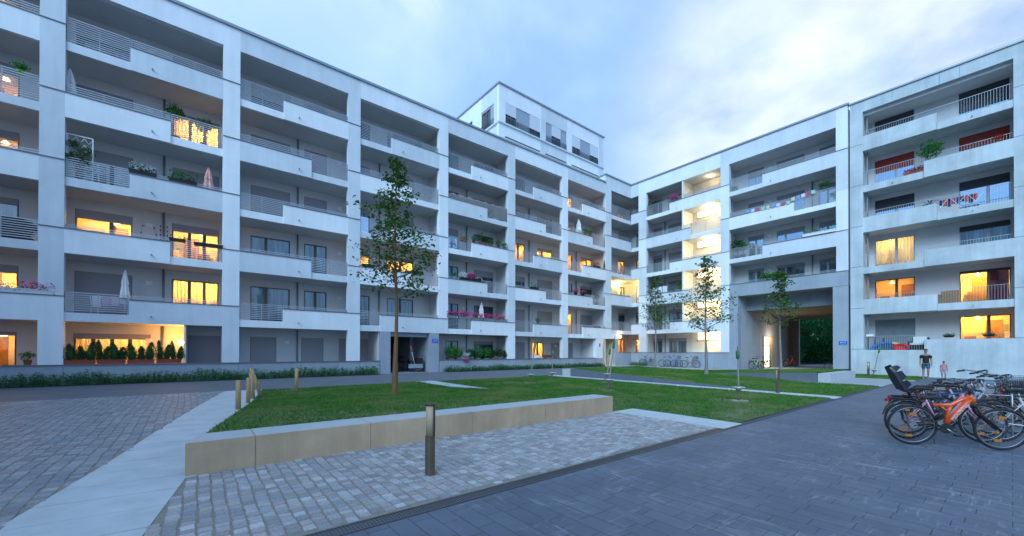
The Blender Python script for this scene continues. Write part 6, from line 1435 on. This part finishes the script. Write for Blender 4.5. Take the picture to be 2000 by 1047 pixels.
def trellis(a, b):
    t = thing('trellis', 'white zigzag trellis panel overgrown with ivy on the third-floor balcony', 'trellis', (a, 25.3, flL(3))); w = b - a; mb = MB(); h = 2.0
    for x in (0, w): mb.box(x - .02, x + .02, -.02, .02, 0, h)
    for z in (0.03, h): mb.box(0, w, -.015, .015, z - .02, z + .02)
    n = 7
    for j in range(n):
        for i in range(6):
            z0 = h * j / n; x0, x1 = w * i / 6, w * (i + 1) / 6; z1 = z0 + h / n * .8
            mb.tube([(x0, 0, z0 if i % 2 else z1), (x1, 0, z1 if i % 2 else z0)], .012, 4)
    mb.build('lattice', WHITEM, t); mb = MB(); random.seed(4)
    for c in ((.45, 1.1, .42), (.9, 1.35, .35), (.3, 1.6, .28), (.85, .9, .3), (.15, 1.0, .25)): foliage(mb, (c[0] * w / 1.2, -.05, c[1]), c[2], c[2] * 1.6, 260, .08, shell=.1)
    mb.build('ivy', LEAF, t)
def rack(label, loc):
    t = thing('drying_rack', label, 'drying rack', loc); mb = MB()
    for x in (-.6, .6): mb.tube([(x, -.25, 0), (x, .25, .9)], .01, 5); mb.tube([(x, .25, 0), (x, -.25, .9)], .01, 5)
    for k in range(6): mb.tube([(-.6, -.25 + .1 * k, .9), (.6, -.25 + .1 * k, .9)], .005, 4)
    mb.build('rack_frame', WHITEM, t)
    for i, (x, c) in enumerate(((-.4, (.6, .6, .62)), (-.1, (.5, .3, .4)), (.2, (.55, .4, .5)), (.48, (.5, .5, .55)))): mb = MB(); mb.box(x - .13, x + .13, -.27, -.25, .4 + .06 * i, .91); mb.build('garment', mat('pale_garment_%s' % 'abcd'[i], c, .9, .1), t)
def lightchain(label, xa, xb):
    t = thing('ball_garland', label, 'garland', (xa, 26.88, flL(2) + .6)); m = mat('dark_red_balls', (.12, .04, .03), .6, .2); mb = MB(); mb.tube([(-.3, 0, 0), (-.28, 0, .6), (-.22, 0, 1.15), (.22, 0, 1.15), (.3, 0, .7), (.25, 0, .1)], .004, 4); w = xb - xa
    mb.tube([(w - .14, -.05, .1), (w - .12, -.05, 1.3)], .004, 4); mb.tube([(w + .14, -.05, .1), (w + .12, -.05, 1.3)], .004, 4); mb.build('cord', m, t); mb = MB()
    for p in ((-.3, .1), (-.29, .45), (-.27, .8), (-.2, 1.15), (.22, 1.12), (.3, .8), (.28, .4), (.0, -.05), (.15, -.1)): mb.lathe([(.01, -.04), (.04, 0), (.01, .04)], (p[0], -.02, p[1]), 7)
    for k in range(6):
        for s_ in (-1, 1): mb.lathe([(.01, -.04), (.04, 0), (.01, .04)], (w + .13 * s_, -.06, .15 + .22 * k), 7)
    mb.build('balls', m, t)
def pinwheels(xs):
    t = thing('pinwheel_row', 'row of small coloured pinwheels and flower pots along the fourth-floor parapet', 'pinwheels', (xs[0], 25.12, capL(4) + .04)); cs = [(.7, .1, .1), (.7, .7, .7), (.2, .5, .2), (.7, .5, .1), (.6, .3, .5)]
    for i, x in enumerate(xs):
        mb = MB(); mb.tube([(x - xs[0], 0, 0), (x - xs[0], 0, .3)], .005, 4); mb.build('stick', WHITEM, t); mb = MB(); z = .3 + .05 * (i % 3)
        for k in range(5): a = k * 1.256 + i; mb.face([(x - xs[0], 0, z), (x - xs[0] + .09 * math.cos(a), -.02, z + .09 * math.sin(a)), (x - xs[0] + .08 * math.cos(a + .6), .01, z + .08 * math.sin(a + .6))])
        mb.build('pinwheel', mat('pinwheel_%s' % 'abcde'[i % 5], cs[i % 5], .6, 0), t)
def gbench(label, loc, w, m):
    t = thing('garden_bench' if 'bench on' in label else 'garden_table', label, 'bench' if 'bench on' in label else 'table', loc); mb = MB(); z = .72
    for k in range(4): mb.box(-w / 2, w / 2, -.25 + .13 * k, -.14 + .13 * k, z, z + .03)
    mb.build('top', m, t)
    for x in (-w / 2 + .06, w / 2 - .06): mb = MB(); mb.box(x - .03, x + .03, -.22, -.17, 0, z); mb.box(x - .03, x + .03, .17, .22, 0, z); mb.box(x - .03, x + .03, -.17, .17, z - .06, z); mb.build('leg', m, t)
    mb = MB(); mb.box(-w / 2, w / 2, .22, .25, z + .03, z + .25); mb.build('backrest', m, t)
parasol('white closed parasol at the left end of the fourth-floor balcony near the left edge', (-4.06, 25.55, flL(4)), 2.05, r=.2)
plant('potted_tree', 'left one of two potted trees glowing in front of the lit balcony door', 'potted tree', (-0.55, 25.6, flL(4)), .17, .3, BOXG, .40, .62, .85, LEAF, 420, .09, group='potted trees before the lit door')
plant('potted_tree', 'right one of two potted trees in front of the lit balcony door, wider crown', 'potted tree', (0.56, 25.6, flL(4)), .17, .3, BOXG, .48, .5, .70, LEAF, 460, .09, group='potted trees before the lit door')
trough('flower_box', 'flower box with white blossoms on the rail right of the ivy trellis', 'flower box', (-1.68, 25.06, capL(3) + .045), 0.95, 0, BLACKM, LEAFD, petal=WHIT)
trough('planter', 'dark box of bright green leaves on the third-floor parapet', 'planter', (-0.54, 25.06, capL(3) + .045), 0.50, 0, BLACKM, LEAFB, petal=None, gh=.4)
trough('planter', 'dark box of feathery green leaves left of the striped parasol', 'planter', (-0.02, 25.06, capL(3) + .045), 0.60, 0, BLACKM, LEAF, petal=None, gh=.42)
trough('flower_box', 'flower box with white and red blossoms on the first-floor parapet at the left edge', 'flower box', (-5.33, 25.06, capL(1) + .045), 1.90, 0, WHITEM, LEAFB, petal=WHIT, petal2=MAGE, hang=.1)
parasol('closed parasol striped in red and pink on the third-floor balcony', (0.74, 25.4, flL(3)), 1.95, mat('striped_canvas', (.62, .20, .16), .8, .25, 9, col2=(.75, .52, .45)), .2)
trough('planter', 'empty dark planter hung on the second-floor rail, left one', 'planter', (-0.44, 25.05, capL(2) + .08), .62, 0, BLACKM, LEAFD, n=25, gh=.12, h=.15)
trough('planter', 'long empty dark planter hung on the second-floor rail, right one', 'planter', (0.75, 25.05, capL(2) + .02), 1.15, 0, BLACKM, LEAFD, n=30, gh=.1, h=.15)
parasol('white closed parasol tied with a cord on the first-floor balcony above the conifers', (-2.29, 25.5, flL(1)), 2.15, r=.15)
plant('potted_conifer', 'first small clipped conifer from the left in the red planters', 'conifer', (-3.91, 25.12, 1.22), 0, 0, None, 0.25, 0.67, 0, LEAFD, 520, .065, group='row of small conifers in red planters', style='cone')
plant('potted_conifer', 'second small clipped conifer from the left in the red planters', 'conifer', (-3.63, 25.12, 1.22), 0, 0, None, 0.19, 0.59, 0, LEAFD, 520, .065, group='row of small conifers in red planters', style='cone')
plant('potted_conifer', 'third small clipped conifer from the left in the red planters', 'conifer', (-3.32, 25.12, 1.22), 0, 0, None, 0.25, 0.78, 0, LEAFD, 520, .065, group='row of small conifers in red planters', style='cone')
plant('potted_conifer', 'fourth small clipped conifer from the left in the red planters', 'conifer', (-3.04, 25.12, 1.22), 0, 0, None, 0.15, 0.85, 0, LEAFD, 520, .065, group='row of small conifers in red planters', style='cone')
plant('potted_conifer', 'fifth small clipped conifer from the left in the red planters', 'conifer', (-2.84, 25.12, 1.22), 0, 0, None, 0.19, 0.56, 0, LEAFD, 520, .065, group='row of small conifers in red planters', style='cone')
plant('potted_conifer', 'sixth small clipped conifer from the left in the red planters', 'conifer', (-2.58, 25.12, 1.22), 0, 0, None, 0.25, 0.75, 0, LEAFD, 520, .065, group='row of small conifers in red planters', style='cone')
plant('potted_conifer', 'seventh small clipped conifer from the left in the red planters', 'conifer', (-2.35, 25.12, 1.22), 0, 0, None, 0.19, 0.55, 0, LEAFD, 520, .065, group='row of small conifers in red planters', style='cone')
plant('potted_conifer', 'eighth small clipped conifer from the left in the red planters', 'conifer', (-2.01, 25.12, 1.22), 0, 0, None, 0.25, 0.72, 0, LEAFD, 520, .065, group='row of small conifers in red planters', style='cone')
plant('potted_conifer', 'ninth small clipped conifer from the left in the red planters', 'conifer', (-1.69, 25.12, 1.22), 0, 0, None, 0.19, 0.60, 0, LEAFD, 520, .065, group='row of small conifers in red planters', style='cone')
plant('potted_conifer', 'tenth small clipped conifer from the left in the red planters', 'conifer', (-1.40, 25.12, 1.22), 0, 0, None, 0.25, 0.78, 0, LEAFD, 520, .065, group='row of small conifers in red planters', style='cone')
plant('potted_conifer', 'eleventh small clipped conifer from the left in the red planters', 'conifer', (-1.05, 25.12, 1.22), 0, 0, None, 0.15, 0.88, 0, LEAFD, 520, .065, group='row of small conifers in red planters', style='cone')
plant('potted_conifer', 'twelfth small clipped conifer from the left in the red planters', 'conifer', (-0.80, 25.12, 1.22), 0, 0, None, 0.19, 0.68, 0, LEAFD, 520, .065, group='row of small conifers in red planters', style='cone')
plant('potted_conifer', 'thirteenth small clipped conifer from the left in the red planters', 'conifer', (-0.58, 25.12, 1.22), 0, 0, None, 0.15, 0.85, 0, LEAFD, 520, .065, group='row of small conifers in red planters', style='cone')
plant('potted_conifer', 'last small clipped conifer from the left in the red planters', 'conifer', (-0.33, 25.12, 1.22), 0, 0, None, 0.19, 0.60, 0, LEAFD, 520, .065, group='row of small conifers in red planters', style='cone')
trough('planter', 'longest red planter at the left end under the row of conifers', 'planter', (-3.66, 25.12, 1.05), 0.96, 0, mat('red_planter', (.36, .07, .045), .7, .1), LEAFD, n=20, gh=.05, h=.19, group='red planters of the conifers')
trough('planter', 'second red planter from the left under the conifers', 'planter', (-2.67, 25.12, 1.05), 0.92, 0, mat('red_planter', (.36, .07, .045), .7, .1), LEAFD, n=20, gh=.05, h=.19, group='red planters of the conifers')
trough('planter', 'third red planter from the left under the conifers', 'planter', (-1.70, 25.12, 1.05), 0.92, 0, mat('red_planter', (.36, .07, .045), .7, .1), LEAFD, n=20, gh=.05, h=.19, group='red planters of the conifers')
trough('planter', 'red planter nearest the glaring lamp under the conifers', 'planter', (-0.72, 25.12, 1.05), 0.92, 0, mat('red_planter', (.36, .07, .045), .7, .1), LEAFD, n=20, gh=.05, h=.19, group='red planters of the conifers')
plant('potted_plant', 'round grey-green plant in a terracotta pot at the far left ground balcony', 'potted plant', (-5.11, 25.12, 1.05), .13, .22, TERRO, .26, .3, 0, LEAF, 200, .06)
plant('potted_plant', 'bright green hanging plant on the fourth-floor rail at the left edge', 'potted plant', (-5.36, 25.2, capL(4) + .3), .12, .16, mat('lime_pot', (.3, .6, .05), .5, 0), .24, .35, 0, LEAFB, 200, .07)
plant('potted_plant', 'light green plant on the top floor balcony above the big tree', 'potted plant', (12.28, 25.7, flL(5)), .16, .3, BOXG, .35, .5, .55, LEAFB, 260, .09)
trough('planter', 'dark planter on the lit second-floor rail behind the tree, left', 'planter', (8.68, 25.06, capL(2) + .045), .75, 0, BLACKM, LEAFD, n=40, gh=.12)
trough('planter', 'dark planter on the lit second-floor rail behind the tree, right', 'planter', (11.98, 25.06, capL(2) + .045), .8, 0, BLACKM, LEAFD, n=40, gh=.12)
plant('potted_plant', 'small terracotta pot with stiff leaves, first on the third-floor parapet', 'potted plant', (16.52, 25.1, capL(3) + .045), .13, .22, TERRA, 0.20, 0.30, 0, LEAFB, 150, .07, group='pots along the third-floor parapet')
plant('potted_plant', 'tall pale leafy plant on the third-floor parapet', 'potted plant', (17.12, 25.1, capL(3) + .045), .13, .22, TERRO, 0.30, 0.75, 0, LEAF, 150, .07, group='pots along the third-floor parapet')
plant('potted_plant', 'bushy plant in an orange trough pot on the third-floor parapet', 'potted plant', (17.55, 25.1, capL(3) + .045), .13, .22, TERRO, 0.30, 0.40, 0, LEAFD, 150, .07, group='pots along the third-floor parapet')
plant('potted_plant', 'trailing plant in the biggest orange pot on the third-floor parapet', 'potted plant', (18.07, 25.1, capL(3) + .045), .13, .22, TERRO, 0.30, 0.35, 0, LEAFB, 150, .07, group='pots along the third-floor parapet')
plant('potted_plant', 'tall terracotta pot with grassy leaves right of the orange pots', 'potted plant', (18.81, 25.1, capL(3) + .045), .13, .22, TERRA, 0.20, 0.35, 0, LEAFB, 150, .07, group='pots along the third-floor parapet')
plant('potted_plant', 'low green plant at the right end of the third-floor parapet', 'potted plant', (19.37, 25.1, capL(3) + .045), .13, .22, BOXG, 0.28, 0.25, 0, LEAFB, 150, .07, group='pots along the third-floor parapet')
trough('planter', 'terracotta box with a small bush hung left of the pots on the third floor', 'planter', (15.61, 25.06, capL(3) + .02), .6, 0, TERRA, LEAFB, n=120, gh=.35)
plant('potted_plant', 'two-tone leafy plant with white pot on the second-floor parapet', 'potted plant', (14.86, 25.1, capL(2) + .045), .1, .16, WHITEM, .25, .35, 0, LEAFB, 150, .07)
trough('flower_box', 'flower box with white blossoms on the left and magenta on the right', 'flower box', (15.91, 25.06, capL(2) + .045), 1.25, 0, BLACKM, LEAFB, WHIT, gh=.36, petal2=MAGE, pn=200)
trough('flower_box', 'small flower box with few white blossoms right of the magenta one', 'flower box', (16.77, 25.06, capL(2) + .045), .7, 0, BLACKM, LEAFD, WHIT, gh=.25, pn=40)
trough('flower_box', 'grey flower box with magenta blossoms, first from the left along the first floor', 'flower box', (14.65, 25.04, capL(1) + .10), .92, 0, BOXG, LEAFB, MAGE, gh=.33, pn=150, group='magenta flower boxes along the first floor')
trough('flower_box', 'grey flower box with magenta blossoms, second from the left along the first floor', 'flower box', (15.64, 25.04, capL(1) + .10), .92, 0, BOXG, LEAFB, MAGE, gh=.33, pn=150, group='magenta flower boxes along the first floor')
trough('flower_box', 'grey flower box with magenta blossoms, third from the left along the first floor', 'flower box', (16.80, 25.04, capL(1) + .045), .92, 0, BOXG, LEAFB, MAGE, gh=.33, pn=150, group='magenta flower boxes along the first floor')
trough('flower_box', 'grey flower box with magenta blossoms, fourth from the left along the first floor', 'flower box', (17.84, 25.04, capL(1) + .045), .92, 0, BOXG, LEAFB, MAGE, gh=.33, pn=150, group='magenta flower boxes along the first floor')
trough('flower_box', 'grey flower box with magenta blossoms, last from the left along the first floor', 'flower box', (18.97, 25.04, capL(1) + .045), .92, 0, BOXG, LEAFB, MAGE, gh=.33, pn=150, group='magenta flower boxes along the first floor')
parasol('white closed parasol standing among the magenta flower boxes', (17.49, 25.5, flL(1)), 2.2, r=.2)
plant('potted_bush', 'largest bright green bush at the left of the ground balcony', 'potted bush', (14.81, 25.38, .75), .2, .36, TERRO, 0.55, 1.00, 0, LEAFB, 420, .09, group='potted bushes on the ground balcony')
plant('potted_bush', 'second bright bush from the left of the ground balcony', 'potted bush', (15.41, 25.38, .75), .2, .36, BOXG, 0.42, 0.80, 0, LEAFB, 420, .09, group='potted bushes on the ground balcony')
plant('potted_bush', 'dark bush right of the hanging magenta basket', 'potted bush', (16.48, 25.38, .75), .2, .36, BOXG, 0.42, 0.70, 0, LEAFD, 420, .09, group='potted bushes on the ground balcony')
plant('potted_bush', 'light green feathery bush in the middle of the ground balcony', 'potted bush', (17.13, 25.38, .75), .2, .36, BOXG, 0.40, 0.75, 0, LEAFB, 420, .09, group='potted bushes on the ground balcony')
plant('potted_bush', 'light green bush right of the middle of the ground balcony', 'potted bush', (17.89, 25.38, .75), .2, .36, BOXG, 0.40, 0.80, 0, LEAFB, 420, .09, group='potted bushes on the ground balcony')
plant('potted_bush', 'dark round bush in an orange pot on the ground balcony', 'potted bush', (18.52, 25.38, .75), .2, .36, TERRO, 0.36, 0.65, 0, LEAFD, 420, .09, group='potted bushes on the ground balcony')
plant('potted_bush', 'dark tall bush near the right of the ground balcony', 'potted bush', (19.12, 25.38, .75), .2, .36, BOXG, 0.40, 0.75, 0, LEAFD, 420, .09, group='potted bushes on the ground balcony')
plant('potted_bush', 'narrow pale bush at the right end of the ground balcony', 'potted bush', (19.74, 25.38, .75), .2, .36, BOXG, 0.28, 0.60, 0, LEAF, 420, .09, group='potted bushes on the ground balcony')
plant('flower_basket', 'hanging basket of magenta flowers with white ones on top over the base wall', 'flower basket', (15.76, 24.88, .78), 0, 0, None, .24, .36, 0, LEAFB, 60, .05, MAGE, 320)
trough('flower_box', 'short box of creamy white blossoms above the magenta hanging basket', 'flower box', (15.76, 24.95, 1.06), .5, 0, BOXG, LEAFB, WHIT, gh=.25, pn=110)
plant('potted_palm', 'palm leaning out at the left end of the fourth-floor balcony with bamboo screens', 'palm', (15.20, 25.9, flL(4)), .2, .4, BOXG, .8, 1.6, .5, LEAF, 16, .1, style='palm')
plant('potted_palm', 'palm at the right end of the fourth-floor balcony with bamboo screens', 'palm', (19.67, 25.9, flL(4)), .2, .4, BOXG, .7, 1.3, .4, LEAF, 16, .1, style='palm')
mb = MB(FL); n = 0
x = 14.47
while x < 19.67: mb.tube([(x, .16, capL(4) + .05 - (.6 if x > 17.83 else 0)), (x, .16, capL(4) + .46 + .05 * math.sin(x * 9))], .009, 4); x += .022
o = mb.build('bamboo_screen', mat('bamboo_canes', (.42, .27, .14), .7, .25, 9)); tag(o, 'bamboo screen fixed behind the rails of the fourth-floor balcony', 'screen')
trough('planter', 'dark planter with a leafy plant on the second-floor parapet left of the shutters', 'planter', (22.53, 25.06, capL(2) + .045), .9, 0, BLACKM, LEAFB, n=150, gh=.4)
plant('potted_plant', 'small leafy plant on the first-floor parapet between two closed shutters', 'potted plant', (22.98, 25.1, capL(1) + .045), .1, .16, BOXG, .24, .35, 0, LEAFB, 140, .08)
parasol('white closed parasol on the fourth-floor balcony near the inner corner', (28.49, 25.45, flL(4)), 2.3, r=.26)
plant('potted_plant', 'green plant in an orange pot right of the white parasol near the corner', 'potted plant', (29.04, 25.1, capL(4) + .045), .16, .25, TERRO, .26, .3, 0, LEAFB, 130, .08)
plant('potted_plant', 'second green plant in an orange pot farther right of that parasol', 'potted plant', (29.70, 25.1, capL(4) + .045), .16, .25, TERRO, .26, .3, 0, LEAFB, 130, .08)
trough('flower_box', 'grey box with pink blossoms on the third-floor parapet by the lit amber window', 'flower box', (30.63, 25.06, capL(3) + .045), 1.0, 0, BLACKM, LEAFB, PINK, gh=.35, pn=60)
plant('potted_cactus', 'tall narrow cactus-like plant at the right end of the third-floor balcony', 'potted plant', (31.97, 25.2, capL(3) - .3), .14, .3, BOXG, .16, 1.0, 0, LEAF, 160, .08, style='cone')
plant('geranium', 'left geranium with pink blossoms on the second-floor parapet near the corner', 'geranium', (27.65, 25.06, capL(2) + .045), .18, .2, BLACKM, .33, .32, 0, LEAFD, 120, .08, PINK, 150, group='pink geraniums near the corner')
plant('geranium', 'right geranium with pink blossoms on the second-floor parapet near the corner', 'geranium', (28.63, 25.06, capL(2) + .045), .18, .2, BLACKM, .33, .32, 0, LEAFD, 120, .08, PINK, 150, group='pink geraniums near the corner')
plant('potted_plant', 'dark leafy plant behind the right rail of the second-floor balcony near the corner', 'potted plant', (31.16, 25.5, flL(2)), .2, .4, BOXG, .35, .6, .2, LEAFD, 180, .09)
grill('covered black barbecue grill on the first-floor balcony near the inner corner', (31.29, 25.6, flL(1)), .75)
grill('covered black barbecue behind the rail of the second-floor balcony at the left edge', (-5.59, 25.45, flL(2)), 1.5)
plant('flower_ball', 'ball of pink hydrangea-like flowers on the top floor parapet of the right wing', 'flowers', (36.12, 20.17, capR(5) + .045), .14, .12, BOXG, .40, .45, 0, LEAFB, 60, .08, PINK, 380)
plant('potted_bush', 'dark leafy shrub behind the top floor rail left of the pink flowers', 'potted bush', (36.9, 22.81, flR(5)), .2, .35, BOXG, .7, 1.0, .35, LEAFD, 420, .11)
plant('potted_bush', 'big dark shrub at the left of the third-floor balcony over the passage', 'potted bush', (36.75, 14.76, flR(3)), .22, .4, BOXG, .6, 1.2, .2, LEAFD, 520, .11)
plant('potted_bush', 'leafy shrub right of the big dark one on the third-floor balcony', 'potted bush', (36.75, 14.26, flR(3)), .2, .4, BOXG, .4, .9, .2, LEAFB, 300, .1)
plant('potted_fern', 'left fern on the second-floor parapet above the passage', 'fern', (36.3, 12.25, capR(2) + .0), .16, .1, BOXG, .55, .55, 0, LEAFB, 300, .13, group='ferns above the passage')
plant('potted_fern', 'right fern on the second-floor parapet above the passage', 'fern', (36.3, 11.43, capR(2) + .0), .16, .1, BOXG, .42, .5, 0, LEAF, 220, .13, group='ferns above the passage')
trough('planter', 'long white planter with low greenery on the third-floor parapet over the passage', 'planter', (36.1, 8.86, capR(3) + .045), 2.00, R_(90), WHITEM, LEAFB, n=420, gh=.33, h=.2)
plant('potted_plant', 'light plant hanging before the right window of the fourth-floor balcony over the passage', 'potted plant', (36.7, 8.64, flR(4) + 1.35), .14, .14, BOXG, .40, .35, 0, LEAFB, 220, .1)
plant('potted_plant', 'low plant behind the left rail of the top floor over the passage', 'potted plant', (36.8, 15.03, flR(5)), .18, .25, BOXG, .35, .45, 0, LEAF, 160, .1)
plant('potted_bush', 'leafy climber beside the stairwell divider on the second floor', 'potted bush', (36.7, 19.80, flR(2)), .18, .35, BOXG, .42, 1.4, .1, LEAFB, 320, .11)
plant('potted_bush', 'round leafy shrub left of the stairwell climber on the second floor', 'potted bush', (36.7, 20.80, flR(2)), .18, .35, BOXG, .45, .8, .1, LEAF, 260, .11)
bunting([13.68, 13.3, 12.92, 12.55, 12.19, 11.83, 11.48, 11.14, 10.8, 10.47, 10.14, 9.82, 9.5, 9.19])
windscreen(22.60, 20.94)
plant('potted_bush', 'large green shrub on the fourth-floor balcony in the middle of the concrete building', 'potted bush', (36.5, 3.17, capC(4) - .58), .2, .5, BOXG, .62, 1.1, .2, LEAFB, 700, .1)
trough('flower_box', 'box of pink flowers on the slab left of the large green shrub', 'flower box', (36.33, 3.89, capC(4) - .60), 1.0, R_(90), TERRA, LEAFD, PINK, gh=.2, pn=90)
plant('flower_pot', 'round pot of red flowers before the right fourth-floor window of the concrete building', 'flowers', (36.5, 0.38, capC(4) + .05), .14, .15, TERRO, .26, .3, 0, LEAFB, 60, .06, mat('red_petals', (.7, .02, .03), .6, .1), 260)
plant('potted_palm', 'spiky small palm above the third-floor parapet of the concrete building', 'palm', (36.6, 3.24, capC(3) - .2), .14, .3, BOXG, .55, .55, 0, LEAFD, 22, .1, style='palm')
laundry(2.82, 1.23)
plant('planter_bowl', 'dark planter hanging on the ground floor rail, left of the lit window', 'planter', (36.4, 2.41, capC(0) + .12), .26, .12, BLACKM, .3, .12, 0, LEAFD, 120, .05, WHIT, 12)
plant('planter_bowl', 'dark planter hanging on the rail across the lit ground floor window', 'planter', (36.4, 0.83, capC(0) + .12), .26, .12, BLACKM, .3, .14, 0, LEAFD, 120, .05, WHIT, 12)
armchair('brown wicker armchair on the first-floor balcony of the concrete building', 'wicker_chair', 'armchair', (36.85, 2.44, capC(1) - .62), mat('wicker', (.28, .17, .08), .8, .3, 25, .6, 60), None)
armchair('dark rattan armchair with pale cushions on the ground terrace', 'rattan_chair', 'armchair', (36.95, 3.78, 1.70), mat('dark_rattan', (.03, .028, .03), .7, .3, 25, .6, 60), CLOTH)
tent(5.19)
cabinet('grey storage cabinet with a white tray at the left end of the ground terrace', (36.75, 6.20, 1.70))
foldchair('folded light blue chair behind the third-floor rail left of the flower pots', (14.96, 25.5, flL(3)))
trellis(-4.09, -3.32)
rack('white drying rack with pale pink laundry on the first-floor balcony', (-2.82, 25.9, flL(1)))
lightchain('garland of small balls on the second-floor balcony wall and downpipe', -1.59, -1.00)
pinwheels([20.64, 20.95, 21.26, 21.58, 21.90, 22.22, 22.55, 22.89, 23.22, 23.56, 23.91, 24.26, 24.61, 24.97, 25.34, 25.71])
gbench('white garden bench on the ground balcony before the lit window', (23.53, 25.7, .36), .9, WHITEM)
gbench('brown wooden table with clutter right of the white bench on the ground balcony', (24.94, 25.7, .36), 1.3, mat('brown_wood', (.18, .08, .04), .7, .2))
